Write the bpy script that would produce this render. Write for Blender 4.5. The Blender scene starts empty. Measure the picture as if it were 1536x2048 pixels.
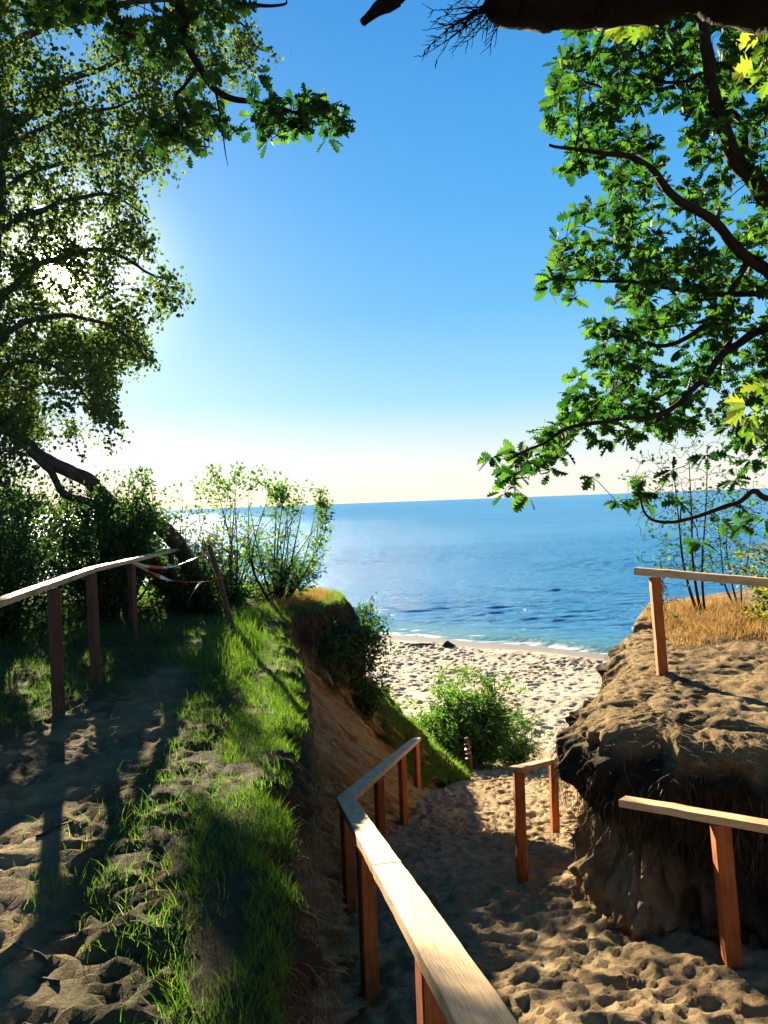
import bpy, math, random
import numpy as np
from math import radians, sin, cos, tan, atan2, sqrt, pi

SC = bpy.context.scene
COL = SC.collection
ZC = 9.0                                   # eye height above the sea
F_PX, CXP, CYP = 1540.0, 768.0, 1024.0     # focal length and centre in photo pixels
PITCH, ROLL = radians(0.74), radians(2.1)
rng = np.random.default_rng(7)
random.seed(7)

# ------------------------------------------------------------------ camera
FW = np.array([0, cos(PITCH), -sin(PITCH)])
R0 = np.array([1.0, 0, 0]); U0 = np.array([0, sin(PITCH), cos(PITCH)])
RI = cos(ROLL)*R0 - sin(ROLL)*U0
UP = sin(ROLL)*R0 + cos(ROLL)*U0
from mathutils import Matrix, Vector
cam_data = bpy.data.cameras.new('camera')
cam = bpy.data.objects.new('camera', cam_data); COL.objects.link(cam)
cam.matrix_world = Matrix(((RI[0], UP[0], -FW[0], 0), (RI[1], UP[1], -FW[1], 0), (RI[2], UP[2], -FW[2], ZC), (0, 0, 0, 1)))
cam_data.sensor_fit = 'VERTICAL'; cam_data.sensor_height = 36.0
cam_data.lens = 36.0*F_PX/2048.0
cam_data.clip_start = 0.05; cam_data.clip_end = 90000
SC.camera = cam

def ray(px, py):
    return FW + (px-CXP)/F_PX*RI + (CYP-py)/F_PX*UP
def P(px, py, d):                          # point at forward distance d, relative to the eye
    r = ray(px, py); return r*(d/r[1])

# ------------------------------------------------------------------ sun and sky
SUNV = ray(120, 545); SUNV = SUNV/np.linalg.norm(SUNV)
SUN_EL = math.asin(SUNV[2]); SUN_AZ = atan2(SUNV[0], SUNV[1])
sl = bpy.data.lights.new('sun', 'SUN'); sl.energy = 5.0; sl.angle = radians(0.6); sl.color = (1.0, 0.83, 0.56)
so = bpy.data.objects.new('sun', sl); COL.objects.link(so)
so.rotation_euler = Vector(SUNV).to_track_quat('Z', 'Y').to_euler(); so.location = (0, 0, 40)
W = bpy.data.worlds.new('World'); SC.world = W; W.use_nodes = True
nt = W.node_tree; nt.nodes.clear()
def N(nt, typ, **kw):
    n = nt.nodes.new(typ)
    for k, v in kw.items():
        if k.startswith('i_'):
            n.inputs[k[2:].replace('_', ' ')].default_value = v
        else: setattr(n, k, v)
    return n
EXPO = 2.65
SKY_GAIN = 1/(.075*2**EXPO)
sky = N(nt, 'ShaderNodeTexSky', sky_type='NISHITA', sun_disc=False)
sky.sun_elevation = SUN_EL; sky.sun_rotation = SUN_AZ
sky.air_density = 1.0; sky.dust_density = 0.6; sky.ozone_density = 3.0; sky.altitude = 0
hs = N(nt, 'ShaderNodeHueSaturation'); hs.inputs['Saturation'].default_value = 1.25; hs.inputs['Value'].default_value = 1.0
nt.links.new(sky.outputs[0], hs.inputs['Color'])
bg = N(nt, 'ShaderNodeBackground'); bg.inputs['Strength'].default_value = 0.075
tcs = N(nt, 'ShaderNodeTexCoord'); sxyz = N(nt, 'ShaderNodeSeparateXYZ'); nt.links.new(tcs.outputs['Generated'], sxyz.inputs[0])
grad = N(nt, 'ShaderNodeValToRGB'); ge = grad.color_ramp.elements
SKY = [(0.0, (.94, .90, .82)), (.035, (.90, .90, .86)), (.075, (.66, .82, .90)), (.13, (.33, .68, .91)), (.24, (.15, .51, .90)), (.36, (.09, .42, .87)), (.55, (.045, .30, .74)), (1.0, (.02, .13, .42))]
while len(ge) < len(SKY): ge.new(.5)
for k_, (p_, c_) in enumerate(SKY): ge[k_].position = p_; ge[k_].color = (*c_, 1)
nt.links.new(sxyz.outputs[2], grad.inputs[0])
gsc = N(nt, 'ShaderNodeVectorMath', operation='SCALE'); gsc.inputs[3].default_value = SKY_GAIN; nt.links.new(grad.outputs[0], gsc.inputs[0])
smx = N(nt, 'ShaderNodeMix', data_type='RGBA'); smx.inputs[0].default_value = .96
nt.links.new(hs.outputs[0], smx.inputs[6]); nt.links.new(gsc.outputs[0], smx.inputs[7])
nt.links.new(smx.outputs[2], bg.inputs['Color'])
# the bright aureole round the sun in the air itself
tc = N(nt, 'ShaderNodeTexCoord')
dt = N(nt, 'ShaderNodeVectorMath', operation='DOT_PRODUCT'); dt.inputs[1].default_value = tuple(SUNV)
nt.links.new(tc.outputs['Generated'], dt.inputs[0])
mx = N(nt, 'ShaderNodeMath', operation='MAXIMUM'); mx.inputs[1].default_value = 0.0
nt.links.new(dt.outputs['Value'], mx.inputs[0])
def powr(e, s):
    a = N(nt, 'ShaderNodeMath', operation='POWER'); a.inputs[1].default_value = e; nt.links.new(mx.outputs[0], a.inputs[0])
    b = N(nt, 'ShaderNodeMath', operation='MULTIPLY'); b.inputs[1].default_value = s; nt.links.new(a.outputs[0], b.inputs[0]); return b
a1, a2 = powr(5200, 12.0), powr(300, 0.30)
a3 = powr(45, .010)
ad = N(nt, 'ShaderNodeMath', operation='ADD'); nt.links.new(a1.outputs[0], ad.inputs[0]); nt.links.new(a2.outputs[0], ad.inputs[1])
ad2 = N(nt, 'ShaderNodeMath', operation='ADD'); nt.links.new(ad.outputs[0], ad2.inputs[0]); nt.links.new(a3.outputs[0], ad2.inputs[1]); ad = ad2
bg2 = N(nt, 'ShaderNodeBackground'); bg2.inputs['Color'].default_value = (1, .86, .62, 1); nt.links.new(ad.outputs[0], bg2.inputs['Strength'])
ash = N(nt, 'ShaderNodeAddShader'); nt.links.new(bg.outputs[0], ash.inputs[0]); nt.links.new(bg2.outputs[0], ash.inputs[1])
wo = N(nt, 'ShaderNodeOutputWorld'); nt.links.new(ash.outputs[0], wo.inputs[0])

SC.view_settings.view_transform = 'Standard'; SC.view_settings.look = 'None'
SC.view_settings.exposure = EXPO; SC.view_settings.gamma = 1.0; SC.view_settings.use_curve_mapping = False
SC.cycles.max_bounces = 6; SC.cycles.diffuse_bounces = 3; SC.cycles.transmission_bounces = 3
SC.cycles.use_denoising = True

# ------------------------------------------------------------------ noise
def _h(ix, iy, iz, s):
    h = (ix.astype(np.int64)*374761393 + iy.astype(np.int64)*668265263 + iz.astype(np.int64)*2147483647 + s*974711) & 0xffffffff
    h = ((h ^ (h >> 13))*1274126177) & 0xffffffff
    return ((h ^ (h >> 16)) & 0xffff)/65535.0
def vnoise(x, y, z=None, s=0):
    x = np.asarray(x, float); y = np.asarray(y, float)
    fx = np.floor(x); fy = np.floor(y); ux = x-fx; uy = y-fy
    ux = ux*ux*(3-2*ux); uy = uy*uy*(3-2*uy)
    ix = fx.astype(np.int64); iy = fy.astype(np.int64)
    def layer(iz):
        a = _h(ix, iy, iz, s); b = _h(ix+1, iy, iz, s); c = _h(ix, iy+1, iz, s); d = _h(ix+1, iy+1, iz, s)
        return (a*(1-ux)+b*ux)*(1-uy) + (c*(1-ux)+d*ux)*uy
    if z is None: return layer(np.zeros_like(ix))*2-1
    z = np.asarray(z, float)+0*x; fz = np.floor(z); uz = z-fz; uz = uz*uz*(3-2*uz); iz = fz.astype(np.int64)
    return (layer(iz)*(1-uz)+layer(iz+1)*uz)*2-1
def fbm(x, y, z=None, o=4, s=0):
    t = 0; a = 1.0; n = 0
    for k in range(o):
        t = t + a*vnoise(x*2**k+k*17.3, y*2**k+k*9.1, None if z is None else z*2**k+k*5.7, s+k); n += a; a *= .5
    return t/n
def sstep(a, b, x):
    t = np.clip((x-a)/(b-a), 0, 1); return t*t*(3-2*t)

# ------------------------------------------------------------------ mesh helpers
class MB:
    def __init__(s): s.v = []; s.q = []; s.t = []; s.n = 0; s.a = []; s.uv = []
    def add(s, v, quads=None, tris=None, attr=None, uv=None):
        v = np.asarray(v, float).reshape(-1, 3); s.v.append(v)
        if quads is not None and len(quads): s.q.append(np.asarray(quads, np.int64)+s.n)
        if tris is not None and len(tris): s.t.append(np.asarray(tris, np.int64)+s.n)
        s.a.append(np.zeros(len(v)) if attr is None else np.broadcast_to(np.asarray(attr, float), (len(v),)))
        s.uv.append(np.zeros((len(v), 2)) if uv is None else np.asarray(uv, float))
        s.n += len(v); return s
    def mesh(s, name, origin=(0, 0, 0), smooth=True, attrs=None):
        me = bpy.data.meshes.new(name)
        v = np.concatenate(s.v) - np.asarray(origin, float)
        q = np.concatenate(s.q) if s.q else np.zeros((0, 4), np.int64)
        t = np.concatenate(s.t) if s.t else np.zeros((0, 3), np.int64)
        nl = len(q)*4+len(t)*3
        me.vertices.add(len(v)); me.vertices.foreach_set('co', v.astype(np.float32).ravel())
        me.loops.add(nl); me.loops.foreach_set('vertex_index', np.concatenate([q.ravel(), t.ravel()]).astype(np.int32))
        me.polygons.add(len(q)+len(t))
        st = np.concatenate([np.arange(len(q))*4, len(q)*4+np.arange(len(t))*3]).astype(np.int32)
        me.polygons.foreach_set('loop_start', st)
        me.polygons.foreach_set('use_smooth', np.full(len(q)+len(t), smooth))
        at = me.attributes.new('rnd', 'FLOAT', 'POINT'); at.data.foreach_set('value', np.concatenate(s.a).astype(np.float32))
        uvv = np.concatenate(s.uv)
        at = me.attributes.new('along', 'FLOAT_VECTOR', 'POINT')
        at.data.foreach_set('vector', np.concatenate([uvv, np.zeros((len(uvv), 1))], 1).astype(np.float32).ravel())
        for k, a in (attrs or {}).items():
            at = me.attributes.new(k, 'FLOAT', 'POINT'); at.data.foreach_set('value', np.asarray(a, np.float32).ravel())
        me.update(calc_edges=True); return me
    def build(s, name, mat, parent=None, origin=None, smooth=True, attrs=None, **tags):
        # vertices are relative to the eye; objects sit in the world (sea level = 0)
        if parent is not None: o0 = np.array(parent.location)-np.array([0, 0, ZC])
        else: o0 = np.zeros(3)
        org = np.array(origin, float) if origin is not None else (o0 if parent is not None else np.zeros(3))
        me = s.mesh(name, org, smooth, attrs); me.materials.append(mat)
        ob = bpy.data.objects.new(name, me); COL.objects.link(ob)
        if parent is not None: ob.parent = parent; ob.location = Vector(org-o0)
        else: ob.location = Vector(org)+Vector((0, 0, ZC))
        for k, val in tags.items(): ob[k] = val
        return ob
def empty(name, p, label, cat, group=None):
    o = bpy.data.objects.new(name, None); COL.objects.link(o); o.empty_display_size = .2
    o.location = Vector(p)+Vector((0, 0, ZC)); o['label'] = label; o['category'] = cat
    if group: o['group'] = group
    return o

def tube(mb, pts, r0, r1=None, n=5, attr=0.0, radii=None, lump=0, cap=True):
    pts = np.asarray(pts, float); m = len(pts)
    rr = np.asarray(radii) if radii is not None else np.linspace(r0, r1, m)
    tg = np.gradient(pts, axis=0); tg /= (np.linalg.norm(tg, axis=1)[:, None]+1e-9)
    ref = np.array([0.3, 0.2, 1.0]) if abs(tg[0][2]) < .9 else np.array([1.0, .1, 0])
    u = np.cross(tg, ref); u /= (np.linalg.norm(u, axis=1)[:, None]+1e-9); w = np.cross(tg, u)
    a = np.arange(n)*2*pi/n
    ln = np.concatenate([[0], np.cumsum(np.linalg.norm(np.diff(pts, axis=0), axis=1))])
    rad = rr[:, None]*np.ones(n)
    v = pts[:, None, :]+rad[:, :, None]*(np.cos(a)[None, :, None]*u[:, None, :]+np.sin(a)[None, :, None]*w[:, None, :])
    if lump:
        vv = v.reshape(-1, 3); k = fbm(vv[:, 0]*9, vv[:, 1]*9, vv[:, 2]*9, o=3)
        v = v+((k.reshape(m, n)*lump)[:, :, None]*(v-pts[:, None, :]))
    i = np.arange(m-1)[:, None]*n; j = np.arange(n)[None, :]; j2 = (j+1) % n
    q = np.stack([i+j, i+j2, i+n+j2, i+n+j], -1).reshape(-1, 4)
    uv = np.stack([np.repeat(ln, n), np.tile(a/6.28, m)], 1)
    tri = None
    vv = v.reshape(-1, 3)
    if cap and n > 4:
        vv = np.concatenate([vv, pts[:1], pts[-1:]]); uv = np.concatenate([uv, [[0, 0]], [[ln[-1], 0]]])
        jj = np.arange(n); tri = np.concatenate([np.stack([np.full(n, m*n), (jj+1) % n, jj], 1), np.stack([np.full(n, m*n+1), (m-1)*n+jj, (m-1)*n+(jj+1) % n], 1)])
    mb.add(vv, q, tri, attr, uv)

def smooth_line(pts, n=8):
    pts = np.asarray(pts, float); p = np.concatenate([[2*pts[0]-pts[1]], pts, [2*pts[-1]-pts[-2]]]); out = []
    for i in range(1, len(p)-2):
        for t in np.arange(n)/n:
            out.append(.5*((2*p[i])+(-p[i-1]+p[i+1])*t+(2*p[i-1]-5*p[i]+4*p[i+1]-p[i+2])*t*t+(-p[i-1]+3*p[i]-3*p[i+1]+p[i+2])*t**3))
    out.append(pts[-1]); return np.array(out)

# ------------------------------------------------------------------ materials
def dim(c, k): return tuple(x*k for x in c)
def newmat(name):
    m = bpy.data.materials.new(name); m.use_nodes = True; t = m.node_tree; t.nodes.clear()
    o = N(t, 'ShaderNodeOutputMaterial'); return m, t, o
def attr(t, name):
    return N(t, 'ShaderNodeAttribute', attribute_name=name)
def ramp(t, fac, stops):
    r = N(t, 'ShaderNodeValToRGB'); e = r.color_ramp.elements
    while len(e) < len(stops): e.new(.5)
    for k, (p, c) in enumerate(stops): e[k].position = p; e[k].color = (*c, 1)
    t.links.new(fac, r.inputs[0]); return r
def mixc(t, f, a, b, mode='MIX'):
    m = N(t, 'ShaderNodeMix', data_type='RGBA', blend_type=mode)
    for s, k in ((f, 0), (a, 6), (b, 7)):
        if isinstance(s, (int, float)): m.inputs[k].default_value = s
        elif isinstance(s, tuple): m.inputs[k].default_value = (*s, 1)
        else: t.links.new(s, m.inputs[k])
    return m.outputs[2]
def noise(t, scale, detail=4, rough=.6, vec=None, dist=0):
    n = N(t, 'ShaderNodeTexNoise'); n.inputs['Scale'].default_value = scale; n.inputs['Detail'].default_value = detail
    n.inputs['Roughness'].default_value = rough; n.inputs['Distortion'].default_value = dist
    if vec is not None: t.links.new(vec, n.inputs['Vector'])
    return n.outputs['Fac']
def mapping(t, vec, scale):
    m = N(t, 'ShaderNodeMapping'); m.inputs['Scale'].default_value = scale; t.links.new(vec, m.inputs['Vector']); return m.outputs[0]
def bump(t, h, dist, strength=1.0, normal=None):
    b = N(t, 'ShaderNodeBump'); b.inputs['Distance'].default_value = dist; b.inputs['Strength'].default_value = strength
    t.links.new(h, b.inputs['Height'])
    if normal is not None: t.links.new(normal, b.inputs['Normal'])
    return b.outputs[0]

def earth_mat(name, wet=False):
    m, t, o = newmat(name); p = N(t, 'ShaderNodeBsdfPrincipled'); t.links.new(p.outputs[0], o.inputs[0])
    g = N(t, 'ShaderNodeTexCoord').outputs['Object']
    n1 = noise(t, 1.3, 5, .6, g); n2 = noise(t, 14, 5, .7, g); n3 = noise(t, 90, 3, .7, g)
    sand = ramp(t, n1, [(.3, (.35, .26, .155)), (.5, (.47, .36, .225)), (.72, (.55, .44, .29))]).outputs[0]
    sand = mixc(t, .35, sand, ramp(t, n2, [(.3, (.45, .45, .45)), (.6, (1, 1, 1))]).outputs[0], 'MULTIPLY')
    sand = mixc(t, .35, sand, ramp(t, n3, [(.35, (.35, .35, .35)), (.6, (1, 1, 1))]).outputs[0], 'MULTIPLY')
    soil_shade = ramp(t, n2, [(.3, (.012, .009, .006)), (.7, (.055, .037, .022))]).outputs[0]
    straw = ramp(t, noise(t, 40, 4, .8, mapping(t, g, (1, .35, 1)), 2.0), [(.35, (.11, .07, .035)), (.5, (.30, .21, .11)), (.7, (.50, .37, .20))]).outputs[0]
    green = ramp(t, n2, [(.3, (.018, .022, .009)), (.7, (.07, .08, .03))]).outputs[0]
    clay = ramp(t, n2, [(.3, (.30, .15, .07)), (.7, (.42, .24, .12))]).outputs[0]
    c = mixc(t, attr(t, 'straw').outputs['Fac'], sand, straw)
    c = mixc(t, attr(t, 'clay').outputs['Fac'], c, clay)
    c = mixc(t, attr(t, 'green').outputs['Fac'], c, green)
    c = mixc(t, attr(t, 'soil_shade').outputs['Fac'], c, soil_shade)
    c = mixc(t, 1.0, c, (.90, .85, .76), 'MULTIPLY')
    t.links.new(c, p.inputs['Base Color']); p.inputs['Roughness'].default_value = .95; p.inputs['Specular IOR Level'].default_value = .15
    b = bump(t, noise(t, 9, 6, .75, g), .09, 1.0); b = bump(t, noise(t, 60, 5, .8, g), .018, 1.0, b)
    t.links.new(b, p.inputs['Normal']); return m

def beach_mat():
    m, t, o = newmat('beach_sand'); p = N(t, 'ShaderNodeBsdfPrincipled'); t.links.new(p.outputs[0], o.inputs[0])
    g = N(t, 'ShaderNodeTexCoord').outputs['Object']
    n1 = noise(t, .5, 5, .6, g); n2 = noise(t, 6, 5, .7, g)
    c = ramp(t, n1, [(.3, (.44, .34, .24)), (.7, (.60, .49, .37))]).outputs[0]
    c = mixc(t, .4, c, ramp(t, n2, [(.3, (.5, .5, .5)), (.6, (1, 1, 1))]).outputs[0], 'MULTIPLY')
    c = mixc(t, attr(t, 'wet').outputs['Fac'], c, (.36, .28, .21))
    c = mixc(t, attr(t, 'weed').outputs['Fac'], c, (.10, .085, .06))
    c = mixc(t, 1.0, c, (.68, .65, .60), 'MULTIPLY')
    t.links.new(c, p.inputs['Base Color'])
    r = N(t, 'ShaderNodeMapRange'); t.links.new(attr(t, 'wet').outputs['Fac'], r.inputs[0]); r.inputs[3].default_value = .9; r.inputs[4].default_value = .3
    t.links.new(r.outputs[0], p.inputs['Roughness'])
    b = bump(t, noise(t, 8, 5, .7, g), .03, .7); t.links.new(b, p.inputs['Normal']); return m

def sea_mat():
    m, t, o = newmat('sea_water'); p = N(t, 'ShaderNodeBsdfPrincipled'); t.links.new(p.outputs[0], o.inputs[0])
    g = N(t, 'ShaderNodeTexCoord').outputs['Object']
    c = mixc(t, attr(t, 'shallow').outputs['Fac'], (.032, .175, .37), (.06, .19, .25))
    streak = noise(t, 1.0, 4, .6, mapping(t, g, (.004, .028, 1)), .6)
    c = mixc(t, ramp(t, streak, [(.45, (0, 0, 0)), (.75, (.5, .5, .5))]).outputs[0], c, (.07, .26, .46))
    c = mixc(t, attr(t, 'foam').outputs['Fac'], c, (.85, .85, .82))
    t.links.new(c, p.inputs['Base Color'])
    body = N(t, 'ShaderNodeBsdfDiffuse'); t.links.new(c, body.inputs['Color']); mxs = N(t, 'ShaderNodeMixShader'); mxs.inputs[0].default_value = .27
    t.links.new(body.outputs[0], mxs.inputs[1]); t.links.new(p.outputs[0], mxs.inputs[2]); t.links.new(mxs.outputs[0], o.inputs[0])
    p.inputs['Roughness'].default_value = .14; p.inputs['IOR'].default_value = 1.33; p.inputs['Specular IOR Level'].default_value = .32
    n1 = noise(t, 1.0, 5, .65, mapping(t, g, (.9, 2.6, 1)), .5)
    n2 = noise(t, 1.0, 4, .7, mapping(t, g, (2.6, 6.0, 1)), .3)
    n3 = noise(t, 1.0, 4, .6, mapping(t, g, (.06, .22, 1)), .4)
    b = bump(t, n3, .30, 1.0); b = bump(t, n1, .42, 1.0, b); b = bump(t, n2, .11, 1.0, b)
    t.links.new(b, p.inputs['Normal']); t.links.new(b, body.inputs['Normal']); return m

def wood_mat(name, cols, dark):
    m, t, o = newmat(name); p = N(t, 'ShaderNodeBsdfPrincipled'); t.links.new(p.outputs[0], o.inputs[0])
    a = attr(t, 'along').outputs['Vector']
    ob = N(t, 'ShaderNodeObjectInfo').outputs['Random']
    add = N(t, 'ShaderNodeVectorMath', operation='ADD'); t.links.new(a, add.inputs[0])
    cmb = N(t, 'ShaderNodeCombineXYZ'); t.links.new(ob, cmb.inputs[2]); sc = N(t, 'ShaderNodeVectorMath', operation='SCALE'); sc.inputs[3].default_value = 37
    t.links.new(cmb.outputs[0], sc.inputs[0]); t.links.new(sc.outputs[0], add.inputs[1]); v = add.outputs[0]
    grain = noise(t, 1, 4, .6, mapping(t, v, (2.2, 60, 1)), 1.2)
    fine = noise(t, 1, 3, .6, mapping(t, v, (9, 260, 1)))
    blot = noise(t, 1, 4, .65, mapping(t, v, (3.5, 9, 1)), .6)
    c = ramp(t, grain, [(.25, cols[0]), (.5, cols[1]), (.75, cols[2])]).outputs[0]
    c = mixc(t, .5, c, ramp(t, fine, [(.3, (.55, .5, .45)), (.6, (1, 1, 1))]).outputs[0], 'MULTIPLY')
    c = mixc(t, ramp(t, blot, [(.46, (0, 0, 0)), (.70, (.8, .8, .8))]).outputs[0], c, dark)
    vo = N(t, 'ShaderNodeTexVoronoi'); vo.inputs['Scale'].default_value = 1.0; t.links.new(mapping(t, v, (2.1, 13, 1)), vo.inputs['Vector'])
    kn = ramp(t, vo.outputs['Distance'], [(.04, (1, 1, 1)), (.10, (0, 0, 0))]).outputs[0]
    c = mixc(t, kn, c, dark)
    c = mixc(t, 1.0, c, (.84, .73, .60), 'MULTIPLY')
    t.links.new(c, p.inputs['Base Color']); p.inputs['Roughness'].default_value = .7; p.inputs['Specular IOR Level'].default_value = .3
    b = bump(t, grain, .004, .7); b = bump(t, fine, .0015, .8, b); t.links.new(b, p.inputs['Normal']); return m

def bark_mat(name, c0, c1, scale=18):
    m, t, o = newmat(name); p = N(t, 'ShaderNodeBsdfPrincipled'); t.links.new(p.outputs[0], o.inputs[0])
    v = attr(t, 'along').outputs['Vector']; g = N(t, 'ShaderNodeTexCoord').outputs['Object']
    n1 = noise(t, 1, 5, .65, mapping(t, v, (6, 9, 1)), 1.0); n2 = noise(t, scale, 5, .7, g)
    f = mixc(t, .5, n1, n2)
    c = ramp(t, f, [(.35, c0), (.62, dim(c1, .7))]).outputs[0]
    p.inputs['Specular IOR Level'].default_value = .12
    t.links.new(c, p.inputs['Base Color']); p.inputs['Roughness'].default_value = .85
    t.links.new(bump(t, f, .02, .9), p.inputs['Normal']); return m

def leaf_mat(name, cols, trans, tf=.5):
    m, t, o = newmat(name)
    a = attr(t, 'rnd').outputs['Fac']; ob = N(t, 'ShaderNodeObjectInfo').outputs['Random']
    s = N(t, 'ShaderNodeMath', operation='ADD'); t.links.new(a, s.inputs[0]); t.links.new(ob, s.inputs[1])
    fr = N(t, 'ShaderNodeMath', operation='FRACT'); t.links.new(s.outputs[0], fr.inputs[0])
    cols = [dim(q, .72) for q in cols]; trans = [dim(q, .72) for q in trans]
    c = ramp(t, fr.outputs[0], [(0, cols[0]), (.5, cols[1]), (1, cols[2])]).outputs[0]
    tc_ = ramp(t, fr.outputs[0], [(0, trans[0]), (.6, trans[1]), (1, trans[2])]).outputs[0]
    df = N(t, 'ShaderNodeBsdfDiffuse'); t.links.new(c, df.inputs['Color']); gl = N(t, 'ShaderNodeBsdfGlossy'); gl.inputs['Roughness'].default_value = .5; gl.inputs['Color'].default_value = (.8, .9, .8, 1)
    d = N(t, 'ShaderNodeMixShader'); d.inputs[0].default_value = .035; t.links.new(df.outputs[0], d.inputs[1]); t.links.new(gl.outputs[0], d.inputs[2])
    tr = N(t, 'ShaderNodeBsdfTranslucent'); t.links.new(tc_, tr.inputs['Color'])
    mx_ = N(t, 'ShaderNodeMixShader'); mx_.inputs[0].default_value = tf
    t.links.new(d.outputs[0], mx_.inputs[1]); t.links.new(tr.outputs[0], mx_.inputs[2]); t.links.new(mx_.outputs[0], o.inputs[0]); return m

M = {}
M['earth'] = earth_mat('sandy_earth'); M['beach'] = beach_mat(); M['sea'] = sea_mat()
M['rail'] = wood_mat('weathered_pine', [(.34, .24, .14), (.50, .37, .23), (.60, .47, .31)], (.22, .15, .09))
M['rail_new_glare'] = wood_mat('fresh_pine_glare', [(.74, .52, .30), (.84, .66, .42), (.90, .76, .55)], (.52, .24, .08))  # new pine, with sun and sky glare put into its paler colour
M['rail_new_glare'].node_tree.nodes['Principled BSDF'].inputs['Roughness'].default_value = .38
M['rail_new_glare'].node_tree.nodes['Principled BSDF'].inputs['Specular IOR Level'].default_value = .7
M['rail'].node_tree.nodes['Principled BSDF'].inputs['Roughness'].default_value = .68
M['post'] = wood_mat('sunlit_pine', [(.34, .095, .025), (.45, .14, .04), (.54, .22, .07)], (.20, .05, .015))  # new pine, the orange of the low sun put into its colour
M['post_backlit'] = wood_mat('backlit_pine', [(.07, .03, .018), (.11, .05, .03), (.16, .08, .045)], (.04, .02, .012))  # same pine, darkened because the left posts stand backlit
M['bark'] = bark_mat('dark_bark', (.010, .008, .006), (.05, .038, .028))
M['bark_silhouette'] = bark_mat('silhouette_bark', (.003, .0025, .002), (.016, .011, .007))  # bark darkened, the backlit silhouette put into its colour
M['bark_pale'] = bark_mat('grey_bark', (.012, .010, .009), (.15, .13, .11), 5)
M['bark_warm'] = bark_mat('brown_bark', (.03, .018, .010), (.20, .12, .065))
M['oak'] = leaf_mat('oak_leaf', [(.015, .04, .010), (.028, .07, .016), (.045, .10, .022)], [(.02, .09, .010), (.045, .17, .018), (.15, .36, .03)], .42)
M['maple'] = leaf_mat('yellow_green_leaf', [(.05, .11, .015), (.09, .16, .02), (.13, .20, .025)], [(.10, .24, .02), (.18, .34, .025), (.36, .42, .04)], .5)
M['aspen'] = leaf_mat('aspen_leaf', [(.025, .05, .015), (.04, .08, .02), (.07, .10, .03)], [(.05, .11, .018), (.10, .19, .025), (.22, .28, .05)], .5)
M['bush'] = leaf_mat('bush_leaf', [(.02, .045, .014), (.035, .075, .02), (.05, .10, .03)], [(.03, .11, .018), (.07, .20, .03), (.18, .30, .05)], .42)
M['shrub'] = leaf_mat('shrub_leaf', [(.05, .07, .015), (.09, .11, .02), (.14, .13, .03)], [(.18, .26, .03), (.30, .36, .04), (.45, .42, .06)], .45)
M['willow'] = leaf_mat('willow_leaf', [(.03, .08, .02), (.05, .12, .03), (.08, .16, .04)], [(.06, .20, .03), (.12, .30, .04), (.28, .44, .06)], .45)
M['grass'] = leaf_mat('grass_blade', [(.03, .07, .012), (.05, .11, .018), (.10, .14, .03)], [(.06, .22, .015), (.14, .36, .02), (.40, .48, .05)], .5)
M['drygrass'] = leaf_mat('dry_grass_blade', [(.22, .11, .035), (.36, .20, .07), (.48, .32, .14)], [(.40, .20, .05), (.52, .30, .09), (.62, .44, .17)], .35)
M['straw'] = leaf_mat('straw', [(.20, .13, .06), (.42, .31, .16), (.62, .50, .30)], [(.3, .2, .1), (.4, .3, .15), (.5, .4, .2)], .2)
M['root'] = leaf_mat('root_fibre', [(.05, .035, .02), (.12, .08, .045), (.26, .19, .11)], [(.05, .03, .02), (.08, .05, .03), (.12, .08, .04)], .1)

# ------------------------------------------------------------------ ground shape (all heights relative to the eye)
E_L = smooth_line([(1.4, -1.6), (.55, -.6), (-.1, .6), (-.34, 2.5), (-.60, 3.8), (-.80, 5.9), (-1.0, 7.6), (-1.35, 10), (-1.6, 11.6), (-1.5, 12.5), (-1.0, 13.2), (-.72, 14.1), (-.8, 15.2), (-1.4, 16.2), (-2.6, 16.9), (-6, 17.4)], 14)
F_L = smooth_line([(1.5, -1.3), (.75, -.3), (.22, .8), (.05, 2.6), (-.22, 3.9), (-.46, 5.9), (-.46, 7.6), (-.25, 10), (.1, 11.6), (.35, 12.6), (.7, 13.8), (1.05, 15.2), (1.75, 16.8), (1.9, 18.0), (.8, 20.4), (-4, 23)], 14)
E_R = smooth_line([(3.3, 10.4), (2.9, 9.4), (2.5, 8.4), (2.08, 7.5), (1.80, 6.9), (1.72, 6.4), (1.88, 5.9), (2.4, 5.6), (3.2, 5.4), (4.4, 5.2), (6.5, 4.9), (9, 4.7)], 16)
POLY_L = np.concatenate([E_L, [(-60, 17.6), (-60, -12), (60, -12), (60, -2.2), (4, -2.2)]])
POLY_R = np.concatenate([E_R, [(60, 4.7), (60, 14.2), (12, 14), (6, 13.6), (4.2, 12.4)]])
def sdf(poly, x, y):
    x = np.asarray(x, float); y = np.asarray(y, float); sh = x.shape; x = x.ravel(); y = y.ravel()
    ins = np.zeros(x.shape, bool); dm = np.full(x.shape, 1e9)
    n = len(poly)
    for i in range(n):
        ax, ay = poly[i]; bx, by = poly[(i+1) % n]
        dx, dy = bx-ax, by-ay; L = dx*dx+dy*dy+1e-12
        t = np.clip(((x-ax)*dx+(y-ay)*dy)/L, 0, 1)
        dm = np.minimum(dm, (x-ax-t*dx)**2+(y-ay-t*dy)**2)
        c = (ay > y) != (by > y)
        if c.any(): ins ^= c & (x < (bx-ax)*(y-ay)/(by-ay+1e-12)+ax)
    d = np.sqrt(dm); return np.where(ins, d, -d).reshape(sh)
FY = [-3, 0, 2, 4.7, 6.7, 7.5, 10.6, 12.3, 14, 18, 20, 22, 24, 26]
FZ = [-1.72, -2.0, -2.45, -3.10, -3.58, -3.78, -4.62, -5.02, -5.38, -6.5, -7.05, -7.6, -8.0, -8.08]
def shore_y(x): return 51.3-0.62*x + .8*np.sin(x*.21+1) + .25*np.sin(x*.9)
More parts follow.
